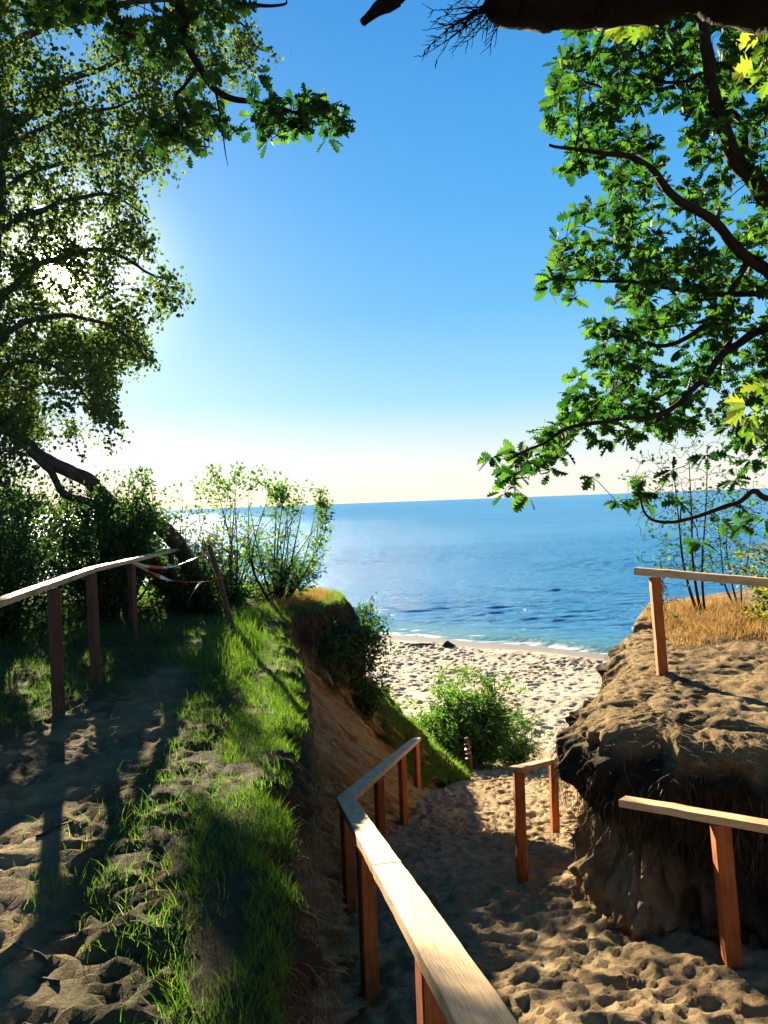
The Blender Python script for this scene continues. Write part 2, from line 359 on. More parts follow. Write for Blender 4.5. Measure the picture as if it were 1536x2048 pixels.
def beach_z(x, y):
    d = shore_y(x)-y
    return -9+np.where(d > 0, .035*np.minimum(d, 60), .05*d) + .16*np.exp(-((d-4.5)/1.6)**2)*(1+.8*vnoise(x*.25, y*.1, s=5)) 
def floor_z(x, y):
    f = np.interp(y, FY, FZ)
    return np.where(y > 22, f+(beach_z(x, y)-f)*sstep(22, 25, y), f)
def top_l(x, y): return -1.60-.008*np.clip(y, 0, 14)+.05*fbm(x*.9, y*.9, o=3, s=3)-.05*sstep(-1.6, -.6, x-np.interp(y, [2, 8, 12], [0, -.4, -1]))+.10*sstep(-2.6, -5, x)
def top_r(x, y): return -1.84+.05*fbm(x*.9+7, y*.9, o=3, s=9)+.02*(x-2.7)-.05*sstep(6.6, 5.4, y)
def ground(x, y):
    tl = sdf(POLY_L, x, y); tr = sdf(POLY_R, x, y); fl = floor_z(x, y)
    zl = top_l(x, y)-.10*sstep(.45, .25, tl)*((x > -6.5) | (y < 5))
    hide = (y < 17.5) | (x > -6)
    sea_l = top_l(x, y)+np.minimum(0, tl+.0)*1.0
    zL = np.where(hide & (x > -6.5), np.where(tl > .18, zl, -99), sea_l)
    zr = top_r(x, y)-.10*sstep(.55, .35, tr)*(y < 10)
    steep = np.interp(y, [9.0, 11.0], [40, 1.1])+sstep(5.0, 3.8, x)*3.5
    zR = np.where(tr > .3, zr, zr+np.minimum(0, tr-.3*(y < 10.5))*steep)
    z = np.maximum(fl, np.maximum(zL, zR))
    z = z+.04*fbm(x*2.2, y*2.2, o=4, s=21)*(z > fl-.01)
    return z, tl, tr, fl

def lines(*segs):
    out = []
    for a, b, st in segs: out += list(np.arange(a, b, st))
    return np.array(out)
def gridmesh(xs, ys):
    X, Y = np.meshgrid(xs, ys); nx, ny = len(xs), len(ys)
    i = np.arange(ny-1)[:, None]*nx; j = np.arange(nx-1)[None, :]
    q = np.stack([i+j, i+j+1, i+nx+j+1, i+nx+j], -1).reshape(-1, 4); return X, Y, q
def stamps(Z, xs, ys, cx, cy, an, L, Wd, dep):
    for x0, y0, a, l, w, d in zip(cx, cy, an, L, Wd, dep):
        R = l*1.3
        i0, i1 = np.searchsorted(xs, [x0-R, x0+R]); j0, j1 = np.searchsorted(ys, [y0-R, y0+R])
        if i1-i0 < 2 or j1-j0 < 2: continue
        dx = xs[i0:i1][None, :]-x0; dy = ys[j0:j1][:, None]-y0
        u = (dx*cos(a)+dy*sin(a))/(l*.5); v = (-dx*sin(a)+dy*cos(a))/(w*.5)
        r = u*u+v*v
        Z[j0:j1, i0:i1] += d*(-np.exp(-r*r*.9)+.45*np.exp(-(np.sqrt(r)-1.45)**2*5))

xs = lines((-60, -8, 1.2), (-8, -3.6, .12), (-3.6, 4.6, .032), (4.6, 9, .12), (9, 61, 1.3))
ys = lines((-9, .8, .25), (.8, 11, .036), (11, 18, .055), (18, 25.5, .09))
X, Y, Q = gridmesh(xs, ys)
Z, TL, TR, FLZ = ground(X, Y)
onfloor = (Z < FLZ+.08)
# churned sand: footprints and lumps
def prints(n, xr, yr, cond, dep=(.018, .05), ln=(.22, .34)):
    cx = rng.uniform(*xr, n); cy = rng.uniform(*yr, n); k = cond(cx, cy); cx, cy = cx[k], cy[k]; k = fbm(cx*.8, cy*.8, o=2, s=88)+rng.normal(0, .25, len(cx)) > -.15; cx, cy = cx[k], cy[k]; n = len(cx)
    an = rng.normal(pi/2, .5, n); L = rng.uniform(*ln, n); return cx, cy, an+rng.choice([0, pi/2], n, p=[.4, .6]), L, L*rng.uniform(.32, .55, n), rng.uniform(*dep, n)
fl_l = lambda y: np.interp(y, F_L[:, 1], F_L[:, 0])
stamps(Z, xs, ys, *prints(4200, (-.6, 4.5), (2, 22), lambda x, y: (sdf(POLY_R, x, y) < -.1) & (x > fl_l(y)-.1), (.012, .034), (.13, .34)))
stamps(Z, xs, ys, *prints(1500, (-3.4, -.6), (1.6, 10.5), lambda x, y: (sdf(POLY_L, x, y) > .45) & (x < -.8), (.008, .028), (.10, .27)))
stamps(Z, xs, ys, *prints(240, (1.6, 5), (5.5, 10), lambda x, y: (sdf(POLY_R, x, y) > .5), (.008, .025)))
lump = fbm(X*3.2, Y*3.2, o=5, s=31)
Z = Z+np.where(onfloor, .05, .02)*lump+np.where(onfloor, .055, .008)*(.5-np.abs(fbm(X*4.5+3, Y*6, o=3, s=33))*2) + .022*(1-2*np.abs(fbm(X*8, Y*8, o=3, s=41)))
Z = Z+np.where(onfloor, 1, 0)*.22*np.exp(-np.clip(-TR-.05, 0, 9)/.22)*(TR < 0)*(Y < 9.5)
# zones
pn = fbm(X*1.4, Y*1.4, o=4, s=51)
left = TL > 0
edge = sstep(1.2, .7, TL+.25*pn)*left*sstep(1.5, 2.6, Y)*(X < .2)
far = sstep(9.5, 11, Y+.8*pn)*left
side = sstep(-2.2, -2.8, X+.5*pn)*sstep(4.8, 6.0, Y+.5*pn)*left
mid = sstep(6.6, 7.6, Y+1.0*pn)*sstep(-2.1, -1.7, X+.5*pn)*left
GREEN = np.clip(np.maximum.reduce([edge, far, side, mid, left*(X < -4.2)]), 0, 1)*.85
SOIL = np.clip(left*(.10+.32*sstep(3.6, 6, Y)+.5*sstep(-.1, .5, fbm(X*3, Y*3, o=4, s=61)))*(1-.5*edge), 0, 1)*sstep(0, .3, TL)*.75
STRAW = np.where(TR > 0, np.clip(.62+.6*fbm(X*2, Y*2, o=4, s=71), 0, 1), 0)
SOIL = np.where(TR > 0, np.clip(.9*sstep(.1, .5, fbm(X*4, Y*7, o=4, s=81)), 0, .8), SOIL)
SOIL = np.where(onfloor, .0+.55*sstep(.25, .6, fbm(X*5, Y*5, o=4, s=91))*sstep(8, 4, Y)*(TR < 0), SOIL)
gm = MB().add(np.stack([X, Y, Z], -1).reshape(-1, 3), Q)
gro = gm.build('ground', M['earth'], attrs={'green': GREEN, 'soil_shade': SOIL, 'straw': STRAW, 'clay': 0*X}, kind='structure')
def Zat(x, y):
    x = np.atleast_1d(x).astype(float); y = np.atleast_1d(y).astype(float)
    i = np.clip(np.searchsorted(xs, x)-1, 0, len(xs)-2); j = np.clip(np.searchsorted(ys, y)-1, 0, len(ys)-2)
    u = np.clip((x-xs[i])/(xs[i+1]-xs[i]), 0, 1); v = np.clip((y-ys[j])/(ys[j+1]-ys[j]), 0, 1)
    return (Z[j, i]*(1-u)+Z[j, i+1]*u)*(1-v)+(Z[j+1, i]*(1-u)+Z[j+1, i+1]*u)*v
def gz(x, y): return float(Zat(x, y)[0])

# ---- cliff sheets: the cut faces of the two banks, with turf lip and undercut
def resample(c, n):
    c = np.asarray(c); s = np.concatenate([[0], np.cumsum(np.linalg.norm(np.diff(c, axis=0), axis=1))]); t = np.linspace(0, s[-1], n)
    return np.stack([np.interp(t, s, c[:, k]) for k in range(c.shape[1])], 1), t
def cliff(E, Fc, n, m, topf, tab, sgn, seed, scale_fn, rough_fn, turf=.012):
    e, s = resample(np.concatenate([E, Fc], 1), n) ; f = e[:, 2:]; e = e[:, :2]
    tg = np.gradient(e, axis=0); tg /= np.linalg.norm(tg, axis=1)[:, None]
    for _ in range(12): tg[1:-1] = (tg[:-2]+tg[1:-1]*2+tg[2:])/4
    nr = np.stack([tg[:, 1], -tg[:, 0]], 1)*sgn; nr /= np.linalg.norm(nr, axis=1)[:, None]
    v = np.linspace(0, 1, m); half = .42
    tt = np.array(tab, float); k = np.linspace(0, 1, len(tt))
    off = np.interp(np.clip(v/half, 0, 1), k, tt[:, 0]); dz = np.interp(np.clip(v/half, 0, 1), k, tt[:, 1])
    low = np.clip((v-half)/(1-half), 0, 1)
    S = scale_fn(e)
    zt = topf(e[:, 0], e[:, 1]); 
    fz = floor_z(f[:, 0], f[:, 1])-.06
    H = (zt-fz); sc = np.minimum(S, np.clip(H/1.1, .05, 9))
    pxy = e[:, None, :]+nr[:, None, :]*off[None, :, None]*np.minimum(1, sc)[:, None, None]
    pz = zt[:, None]+dz[None, :]*sc[:, None]
    fin = np.concatenate([f, fz[:, None]], 1)
    cur = np.concatenate([pxy, pz[:, :, None]], 2)
    L = low[None, :, None]; Lxy = L**1.0
    prof = np.concatenate([Lxy, Lxy, 1-(1-L)**1.25], 2)+0*cur
    cur = cur*(1-prof)+fin[:, None, :]*prof
    x, y, z = cur[..., 0], cur[..., 1], cur[..., 2]
    wall = sstep(.14, .3, v)[None, :]*sstep(1.0, .93, v)[None, :]
    big = fbm(s[:, None]*1.1+z*.6, z*1.3, x*.5+y*.5, o=3, s=seed)
    streak = 1-np.abs(fbm(s[:, None]*5+z*1.7*sgn, z*1.4, o=4, s=seed+5))*2
    rag = fbm(s[:, None]*6, z*6, x*3, o=5, s=seed+9)
    lipm = np.exp(-((v-.2)/.10)**2)[None, :]
    d = wall*rough_fn(e)[:, None]*(big*.16+streak*.085*(v > .3)[None, :]+rag*.07)+wall*rough_fn(e)[:, None]*.075*(.45-np.abs(fbm(s[:, None]*2.3+z*2.0, z*2.6-s[:, None]*1.2, x*1.5+y, o=5, s=seed+23))*2)+lipm*.20*fbm(s[:, None]*2.2, z*2+0*x, o=4, s=seed+13)
    x = x+nr[:, 0:1]*d; y = y+nr[:, 1:2]*d
    z = z+(.02*fbm(x*5, y*5, o=4, s=seed+17)+turf*(.5-np.abs(fbm(x*9, y*9, z*5, o=4, s=seed+19))*2))*sstep(.5, .3, v)[None, :]*sstep(0, .06, v)[None, :] + .012
    i = np.arange(n-1)[:, None]*m; j = np.arange(m-1)[None, :]
    q = np.stack([i+j, i+m+j, i+m+j+1, i+j+1], -1).reshape(-1, 4)
    if sgn < 0: q = q[:, ::-1]
    return x, y, z, v, s, q, zt, nr, e
# left wall
nE = 460
E1, _ = resample(E_L, nE); F1, _ = resample(F_L, nE)
hl = lambda e: .85+1.5*sstep(12.0, 13.3, e[:, 1])
LX, LY, LZ, LV, LS, LQ, LZT, LNR, LE = cliff(E1, F1, 900, 96, top_l, [(-.55, -.05), (-.42, .0), (-.15, -.01), (-.02, -.06), (.05, -.17), (.05, -.30), (-.03, -.46), (-.05, -.6)], 1, 101, hl, lambda e: 1.0+.5*sstep(7, 3, e[:, 1])+.8*sstep(11.5, 13, e[:, 1]))
dep = (LZT[:, None]-LZ)
pnl = fbm(LX*2.5+LZ, LY*2.5, LZ*2.5, o=4, s=111)
hs_ = hl(LE)[:, None]
ridge = sstep(13.9, 14.9, LY+.4*pnl)*sstep(-.6, -.1, LX)*(LV[None, :] > .3)
Lsoil = np.clip(sstep(.5*hs_, .28*hs_, dep+.16*pnl)*sstep(.0, .12, dep), 0, 1)*(1-.7*ridge)+.35*sstep(.25, .5, fbm(LX*3, LY*6, LZ*3, o=4, s=121))*(LY < 7)+.45*(dep < .08)+.3*sstep(.12, .45, fbm(LS[:, None]*3.5+LZ*3, LZ*1.1, o=4, s=141))*sstep(.6, 1.0, dep)*(1-ridge)
Lgreen = np.clip(sstep(.16, .05, dep+.05*pnl)+ridge*sstep(-.5, .0, fbm(LX*3, LY*3, o=3, s=56)), 0, 1)*.8
Lclay = .3*np.clip(sstep(.1, .5, fbm(LX*1.2, LY*1.2, LZ*5, o=3, s=131))*sstep(.6, .9, dep), 0, 1)*.6
MB().add(np.stack([LX, LY, LZ], -1).reshape(-1, 3), LQ).build('bank_face', M['earth'], attrs={'green': Lgreen, 'soil_shade': np.clip(Lsoil, 0, .93), 'straw': 0*LX, 'clay': Lclay}, kind='structure')
# right wall
E2, _ = resample(E_R, 500)
tg = np.gradient(E2, axis=0); tg /= np.linalg.norm(tg, axis=1)[:, None]
nr2 = -np.stack([-tg[:, 1], tg[:, 0]], 1)*-1
cen = np.array([6.0, 8.0]); 
if ((E2-cen)*nr2).sum(1).mean() < 0: nr2 = -nr2
F2 = E2+nr2*np.interp(E2[:, 1], [4.7, 5.5, 6.4, 7.5, 10], [.35, .30, .10, .12, .3])[:, None]
sg = 1 if ((E2-cen)*np.stack([tg[:, 1], -tg[:, 0]], 1)).sum(1).mean() > 0 else -1
RX, RY, RZ, RV, RS, RQ, RZT, RNR, RE = cliff(E2, F2, 620, 110, top_r, [(-.75, -.05), (-.6, .0), (-.38, .0), (-.18, -.035), (-.02, -.11), (.09, -.27), (.10, -.50), (-.06, -.78)], sg, 201, lambda e: 1.0+0*e[:, 0], lambda e: 1.5+.5*sstep(6.5, 5.6, e[:, 1]), .035)
dep = RZT[:, None]-RZ; pnr = fbm(RX*2.5, RY*2.5, RZ*2.5, o=4, s=211)
Rsoil_shade = np.clip(sstep(.95, .62, dep+.25*pnr)*sstep(.10, .3, dep+.1*pnr)+.9*sstep(1.85, 2.35, RX+.3*pnr)*sstep(.3, .5, dep)+.6*sstep(.1, .4, fbm(RX*6, RY*6, RZ*3, o=4, s=221))*(dep > .6), 0, .95)  # turf soil, plus shade of the sunless right-hand face put into the colour
Rstraw = np.clip(sstep(.35, .12, dep+.15*pnr)*(.7+.6*fbm(RX*2, RY*2, o=4, s=71)), 0, 1)
MB().add(np.stack([RX, RY, RZ], -1).reshape(-1, 3), RQ).build('bank_face', M['earth'], attrs={'green': .0*RX, 'soil_shade': Rsoil_shade, 'straw': Rstraw, 'clay': .5*sstep(0, .5, pnr)*(dep > .7)}, kind='structure')

# ------------------------------------------------------------------ beach and sea
bx = lines((-60, -4, 1.5), (-4, 17, .085), (17, 100, 2.0)); by = lines((22.4, 25, .15), (25, 53.5, .10), (53.5, 75, .8))
BX, BY, BQ = gridmesh(bx, by); BZ = beach_z(BX, BY)-.12*np.clip(24.3-BY, 0, 2)
d_sh = shore_y(BX)-BY
def bprints(n):
    cx = rng.uniform(-4, 17, n); cy = 24+27*rng.uniform(0, 1, n)**1.0; k = (shore_y(cx)-cy) > 3.2+rng.uniform(0, 1.5, n); cx, cy = cx[k], cy[k]; n = len(cx)
    k = fbm(cx*.3, cy*.3, o=3, s=89)+rng.normal(0, .25, n) > -.2; cx, cy = cx[k], cy[k]; n = len(cx); L = .16+.42*rng.uniform(0, 1, n)**2; return cx, cy, rng.uniform(0, pi, n), L, L*rng.uniform(.5, .8, n), rng.uniform(.014, .042, n)
stamps(BZ, bx, by, *bprints(20000))
dry = sstep(2.6, 4.2, d_sh+.5*fbm(BX*.4, BY*.4, o=3, s=301))
BZ = BZ+dry*.05*fbm(BX*1.6, BY*1.6, o=4, s=302)
weed = dry*sstep(.1, .45, fbm(BX*.5+3, BY*1.6, o=4, s=303))*np.exp(-((d_sh-5.0)/1.3)**2)*.8
MB().add(np.stack([BX, BY, BZ], -1).reshape(-1, 3), BQ).build('beach', M['beach'], attrs={'wet': 1-dry, 'weed': weed}, kind='structure')

sy = [39.0]
while sy[-1] < 60000: sy.append(sy[-1]+(.16 if sy[-1] < 60 else .0042*(sy[-1]-60)*(.6 if sy[-1] < 160 else 6)+.16))
sy = np.array(sy); sx_ = lines((-60, -12, 2), (-12, 60, .42), (60, 120, 3)); ext = [120]
while ext[-1] < 60000: ext.append(ext[-1]*1.6)
sx_ = np.concatenate([-np.array(ext)[::-1], sx_, ext])
SX, SY, SQ = gridmesh(sx_, sy)
att = sstep(700, 150, SY)
ds = SY-shore_y(SX)
wob = fbm(SX*.05, SY*.05, o=3, s=401)*3
amp = .65*(.05+.05*sstep(-.3, .5, fbm(SX*.03, SY*.05, o=2, s=402)))*att*sstep(.0, 12, ds)
SZ = -9.0+amp*(.45*np.sin((ds+wob*1.6)*1.9+SX*.25)+.3*np.sin((SY-.2*SX+wob)*3.1+1)+2.0*fbm(SX*.7+SY*.15, SY*2.9, o=4, s=403))
def swell(c, x0, x1, h, w):
    ln_ = ds-c-.6*vnoise(SX*.15, SX*0+c, s=7); e = sstep(x0-2.5, x0+1.5, SX)*sstep(x1+2.5, x1-1.5, SX); return h*e*np.exp(-(ln_/w)**2), e*np.exp(-((ln_-w*.6)/(w*.5))**2)
for c, x0, x1, h, w in ((32, 8, 21, .20, .9), (30.5, 2, 6, .08, .8), (25, -3, 4, .08, .8)):
    SZ = SZ+swell(c, x0, x1, h, w)[0]
SZ = SZ+.22*np.exp(-((ds-1.6)/.55)**2)*sstep(4, 8, SX+2*vnoise(SX*.3, SX*0, s=9))*sstep(30, 14, SX)
fn = fbm(SX*1.1, SY*2.2, o=4, s=404)
foam = np.clip(sstep(1.0, .2, np.abs(ds-.15-.5*vnoise(SX*.35, SX*0+2, s=12)))*sstep(-.35, .15, fn)+sstep(.5, .1, np.abs(ds-2.4-.5*vnoise(SX*.3, SX*0, s=13)))*sstep(.05, .35, fn)*.8, 0, 1)
MB().add(np.stack([SX, SY, SZ], -1).reshape(-1, 3), SQ).build('sea', M['sea'], attrs={'shallow': sstep(9, 1, ds), 'foam': foam}, kind='structure')

# ------------------------------------------------------------------ timber
def beam(name, a, b, w, h, mat, parent, twist=0.0, seed=0):
    """a board from a to b (centre line), width w across, height h, chamfered edges, slightly uneven"""
    a = np.array(a, float); b = np.array(b, float); d = b-a; L = np.linalg.norm(d); d /= L
    upv = np.array([0, 0, 1.0]) if abs(d[2]) < .9 else np.array([cos(twist), sin(twist), 0])
    s = np.cross(d, upv); s /= np.linalg.norm(s); u = np.cross(s, d)
    c = min(w, h)*.07; W2, H2 = w/2, h/2
    prof = [(-W2+c, -H2), (W2-c, -H2), (W2, -H2+c), (W2, H2-c), (W2-c, H2), (-W2+c, H2), (-W2, H2-c), (-W2, -H2+c)]
    k = max(2, int(L/.12)); ts = np.linspace(0, L, k+1); rr = np.random.default_rng(seed+3)
    ts = np.concatenate([[0], ts[:1]+.004, ts[1:-1], ts[-1:]-.004, [L]])
    V = []; UV = []
    for i, t in enumerate(ts):
        sh = .93 if i in (0, len(ts)-1) else 1.0
        wx = rr.normal(0, .0012, 2)
        for j, (px, pz) in enumerate(prof):
            V.append(a+d*t+s*(px*sh+wx[0])+u*(pz*sh+wx[1])); per = [0, w, w, w+h, w+h, 2*w+h, 2*w+h, 2*w+2*h][j]; UV.append((t, per))
    n = 8; m = len(ts)
    i = np.arange(m-1)[:, None]*n; j = np.arange(n)[None, :]; j2 = (j+1) % n
    q = np.stack([i+j, i+j2, i+n+j2, i+n+j], -1).reshape(-1, 4)
    V += [a, b]; UV += [(0, 0), (L, 0)]
    jj = np.arange(n); tri = np.concatenate([np.stack([np.full(n, m*n), (jj+1) % n, jj], 1), np.stack([np.full(n, m*n+1), (m-1)*n+jj, (m-1)*n+(jj+1) % n], 1)])
    mb = MB().add(V, q[:, ::-1], tri[:, ::-1], 0, UV)
    return mb.build(name, mat, parent, smooth=False)
def railing(label, tops, posts, w, h, mrail, mpost, pw=.09, base=None, pang=0.0):
    base = np.array(base)
    t = empty('wooden_railing', base, label, 'railing', 'wooden handrails along the sandy paths')
    for i in range(len(tops)-1):
        a = np.array(tops[i], float); b = np.array(tops[i+1], float); dd = (b-a)/np.linalg.norm(b-a)
        beam('rail_board', a+dd*.0015, b-dd*.0015, w, h, mrail, t, seed=i)
    for i, (pt, foot, *off) in enumerate(posts):
        pt = np.array(pt, float); foot = np.array(foot, float)
        beam('post', foot, pt-[0, 0, h/2+.001], pw, pw, mpost, t, twist=pang+.1*i, seed=20+i)
    return t
def foot(x, y, extra=.25): return (x, y, gz(x, y)-extra)
# left railing on the plateau
def LP(px, py, d): return P(px, py, d)
l0 = P(-240, 1290, 3.9); l1 = P(0, 1213, 5.15); l2 = P(107, 1172, 6.2); l3 = P(181, 1140, 7.3); l4 = P(262, 1117, 9.6); l5 = P(340, 1102, 12.6); l6 = P(362, 1097, 13.6)
pl = [(l2, (l2[0], l2[1], gz(l2[0], l2[1])-.3)), (l3, (l3[0]+.02, l3[1], gz(l3[0], l3[1])-.3)), (l4, (l4[0], l4[1], gz(l4[0], l4[1])-.3)), (l5, (l5[0], l5[1], gz(l5[0], l5[1])-.3)), (l0, (l0[0], l0[1], gz(l0[0], l0[1])-.3))]
railing('weathered wooden handrail on posts beside the grassy upper path at left', [l0, l3, l6], pl, .105, .045, M['rail'], M['post_backlit'], .078, (l2[0], l2[1], gz(l2[0], l2[1])), .9)
# trench railing, the long one coming towards the viewer
c0 = P(1022, 2140, 1.75); cc = P(690, 1600, 6.75); c9 = P(834, 1478, 14.0)
def online(a, b, d): t = (d-a[1])/(b[1]-a[1]); return a+(b-a)*t
ps = []
for a, b, d in ((c0, cc, 2.75), (c0, cc, 4.75), (c0, cc, 6.6), (cc, c9, 8.9), (cc, c9, 11.4), (cc, c9, 13.8)):
    p = online(a, b, d); p2 = p+np.array([-.03 if d == 4.75 else 0, 0, 0]); ps.append((p2, foot(p2[0], p2[1], .3)))
railing('long kinked wooden handrail descending the sandy gully in the middle', [c0, online(c0, cc, 3.9), cc, online(cc, c9, 9.9), c9], ps, .150, .058, M['rail'], M['post'], .095, (cc[0], cc[1], gz(cc[0], cc[1])), .25)
# short railing by the right bank
g0 = P(1030, 1540, 7.35); g1 = P(1118, 1518, 11.0)
ga = online(g0, g1, 7.55); gb = online(g0, g1, 10.3)
railing('short wooden handrail with two red-brown posts against the right sand bank', [g0, g1], [(ga, foot(ga[0], ga[1])), (gb, foot(gb[0], gb[1]))], .13, .055, M['rail'], M['post'], .10, (ga[0], ga[1], gz(ga[0], ga[1])), .02)
# right foreground railing
h0 = P(1244, 1602, 5.45); h1 = P(1536, 1653, 4.75); h2 = h0+(h1-h0)*2.0
ha = P(1440, 1636, 4.97); hb = h0+(h1-h0)*1.9
railing('pale new handrail on an orange post in the lower right corner below the bank', [h0, h2], [(ha, (ha[0]+.07, ha[1], gz(ha[0], ha[1])-.3)), (hb, foot(hb[0], hb[1]))], .105, .052, M['rail_new_glare'], M['post'], .105, (ha[0], ha[1], gz(ha[0], ha[1])), -.06)
# right upper railing
r0 = P(1272, 1142, 7.85); r1 = P(1536, 1165, 6.75); r2 = r0+(r1-r0)*2.2
ra = P(1309, 1147, 7.68); rb = r0+(r1-r0)*2.1
railing('sunlit pale handrail and post standing on top of the right bank', [r0, r2], [(ra, (ra[0]+.06, ra[1], gz(ra[0], ra[1])-.25)), (rb, foot(rb[0], rb[1]))], .075, .075, M['rail_new_glare'], M['post'], .095, (ra[0], ra[1], gz(ra[0], ra[1])), -.04)

# leaning stake with barrier tape
st = P(418, 1092, 10.6); sb = P(461, 1250, 10.0)
t = empty('wooden_stake', (sb[0], sb[1], sb[2]), 'leaning rough stake holding barrier tape at the edge of the upper path', 'stake')
sb2 = sb+(sb-st)/np.linalg.norm(sb-st)*.25
mb = MB(); tube(mb, smooth_line([sb2, (sb+st)/2+[.015, 0, .01], st], 5), .045, .036, 7, lump=.25); mb.build('shaft', M['bark_warm'], t)
def tape_mat():
    m, tt, o = newmat('barrier_tape'); p = N(tt, 'ShaderNodeBsdfPrincipled')
    s = N(tt, 'ShaderNodeSeparateXYZ'); tt.links.new(attr(tt, 'along').outputs['Vector'], s.inputs[0])
    mm = N(tt, 'ShaderNodeMath', operation='MULTIPLY'); mm.inputs[1].default_value = 2.2; tt.links.new(s.outputs[0], mm.inputs[0])
    fr = N(tt, 'ShaderNodeMath', operation='FRACT'); tt.links.new(mm.outputs[0], fr.inputs[0])
    gt = N(tt, 'ShaderNodeMath', operation='GREATER_THAN'); gt.inputs[1].default_value = .55; tt.links.new(fr.outputs[0], gt.inputs[0])
    c = mixc(tt, gt.outputs[0], (.50, .47, .42), (.42, .07, .04)); tt.links.new(c, p.inputs['Base Color']); p.inputs['Roughness'].default_value = .35
    tt.links.new(p.outputs[0], o.inputs[0]); return m
M['tape'] = tape_mat()
def ribbon(name, pts, w, label, parent=None, tw=1.5, seed=1):
    pts = smooth_line(pts, 10); m = len(pts); tg = np.gradient(pts, axis=0); tg /= np.linalg.norm(tg, axis=1)[:, None]
    ln = np.concatenate([[0], np.cumsum(np.linalg.norm(np.diff(pts, axis=0), axis=1))])
    a = seed+tw*np.sin(ln*2.1+seed)+.6*np.sin(ln*7)
    u = np.cross(tg, [0.1, 1, 0.2]); u /= np.linalg.norm(u, axis=1)[:, None]; wv = np.cross(tg, u)
    d = np.cos(a)[:, None]*u+np.sin(a)[:, None]*wv; nn = np.cross(d, tg)
    th = .0012; V = []; UV = []
    for k in range(m):
        ww = w*(.55+.45*abs(sin(ln[k]*4+seed)))
        for sx1, sz1 in ((-1, -1), (1, -1), (1, 1), (-1, 1)): V.append(pts[k]+d[k]*sx1*ww/2+nn[k]*sz1*th); UV.append((ln[k], 0))
    i = np.arange(m-1)[:, None]*4; j = np.arange(4)[None, :]; j2 = (j+1) % 4
    q = np.stack([i+j, i+j2, i+4+j2, i+4+j], -1).reshape(-1, 4); q = np.concatenate([q, [[3, 2, 1, 0]], [[(m-1)*4+z for z in (0, 1, 2, 3)]]])
    mb = MB().add(V, q, None, 0, UV)
    if parent is None:
        ob = mb.build(name, M['tape'], None, origin=pts[0]); ob['label'] = label; ob['category'] = 'barrier tape'; ob['group'] = 'red and white barrier tape'; return ob
    return mb.build(name, M['tape'], parent)
ta = P(262, 1122, 9.5)
ribbon('barrier_tape', [ta, P(290, 1133, 9.6), P(340, 1134, 9.9), P(372, 1124, 10.2), st+[0, -.04, -.08]], .05, 'upper strand of red and white barrier tape sagging from handrail to leaning stake')
ribbon('barrier_tape', [ta+[0, -.03, -.01], P(300, 1145, 9.6), P(345, 1161, 9.9), P(395, 1164, 10.1), P(437, 1158, 10.3), P(442, 1156, 10.33)], .06, 'lower strand of red and white barrier tape wrapped round the leaning stake', seed=2)
ribbon('barrier_tape', [P(402, 1164, 10.13), P(393, 1175, 10.1), P(383, 1190, 10.1), P(374, 1210, 10.05)], .05, 'loose torn end of barrier tape hanging down beside the leaning stake', tw=.5, seed=.4)
# stake at the foot of the path
k0 = P(941, 1553, 17.6); kb = np.array([k0[0], 17.6, gz(k0[0], 17.6)]); kt = P(933, 1476, 17.5)
t = empty('wooden_stake', kb, 'short stake wrapped in red and white tape beside the green willow bush', 'stake')
mb = MB(); tube(mb, smooth_line([kb-[0, 0, .2], (kb+kt)/2+[.02, 0, 0], kt], 5), .062, .05, 7, lump=.25); mb.build('shaft', M['bark_warm'], t)
mid_ = kb+(kt-kb)*.55; dk = (kt-kb)
pts = [kb+dk*(.42+.45*q_/14)+[.062*cos(q_*1.7), .062*sin(q_*1.7)-.005, 0] for q_ in range(15)]
ribbon('tape_wrap', pts, .06, '', t, tw=.2)

# ------------------------------------------------------------------ leaves
def onground(px, py, lo=1.5, hi=20):
    for d in np.arange(lo, hi, .03):
        p = P(px, py, d)
        if p[2] < gz(p[0], p[1]): return d
    return hi
# gaps in the foliage through which the low sun reaches the ground
GAPS = []
for gx, gy, gr in ((150, 1960, .42), (60, 1990, .35), (240, 2000, .32), (230, 1900, .2), (60, 1680, .25), (130, 1640, .16), (360, 1500, .22), (430, 1460, .2), (430, 1540, .28), (470, 1280, .5), (520, 1240, .4), (440, 1240, .3), (110, 1400, .2), (60, 1350, .25), (200, 1330, .2), (1100, 1950, .45), (1010, 1880, .3), (1250, 2010, .4), (1020, 1700, .3), (960, 1620, .3), (1020, 1580, .35), (1400, 2000, .35), (1180, 1880, .35), (870, 1940, .25)):
    GAPS.append((P(gx, gy, onground(gx, gy)), gr))
for gx, gy, gd, gr in ((1180, 1700, 6.3, .35), (1250, 1800, 5.7, .35), (1170, 1800, 6.0, .3), (900, 1930, 2.8, .3), (800, 1780, 3.5, .3), (730, 1680, 4.8, .35), (760, 1545, 8.8, .4), (1210, 1720, 6.0, .4), (1047, 1620, 7.5, .3), (1097, 1600, 10.3, .3), (1440, 1750, 5.0, .4), (60, 1190, 5.6, .15), (200, 1135, 7.5, .2)): GAPS.append((P(gx, gy, gd), gr))
for gx, gy, gr in ((1040, 1820, .35), (960, 1760, .25), (1150, 2000, .4), (980, 1980, .3), (900, 1640, .3), (1060, 1640, .3), (20, 1830, .25), (330, 1620, .2), (150, 1480, .2)): GAPS.append((P(gx, gy, onground(gx, gy)), gr))
GAPS.append((np.array([0., 0, 0]), .14)); GAPS.append((np.array([.10, 0, -.15]), .09)); GAPS.append((np.array([-.14, 0, .06]), .08))
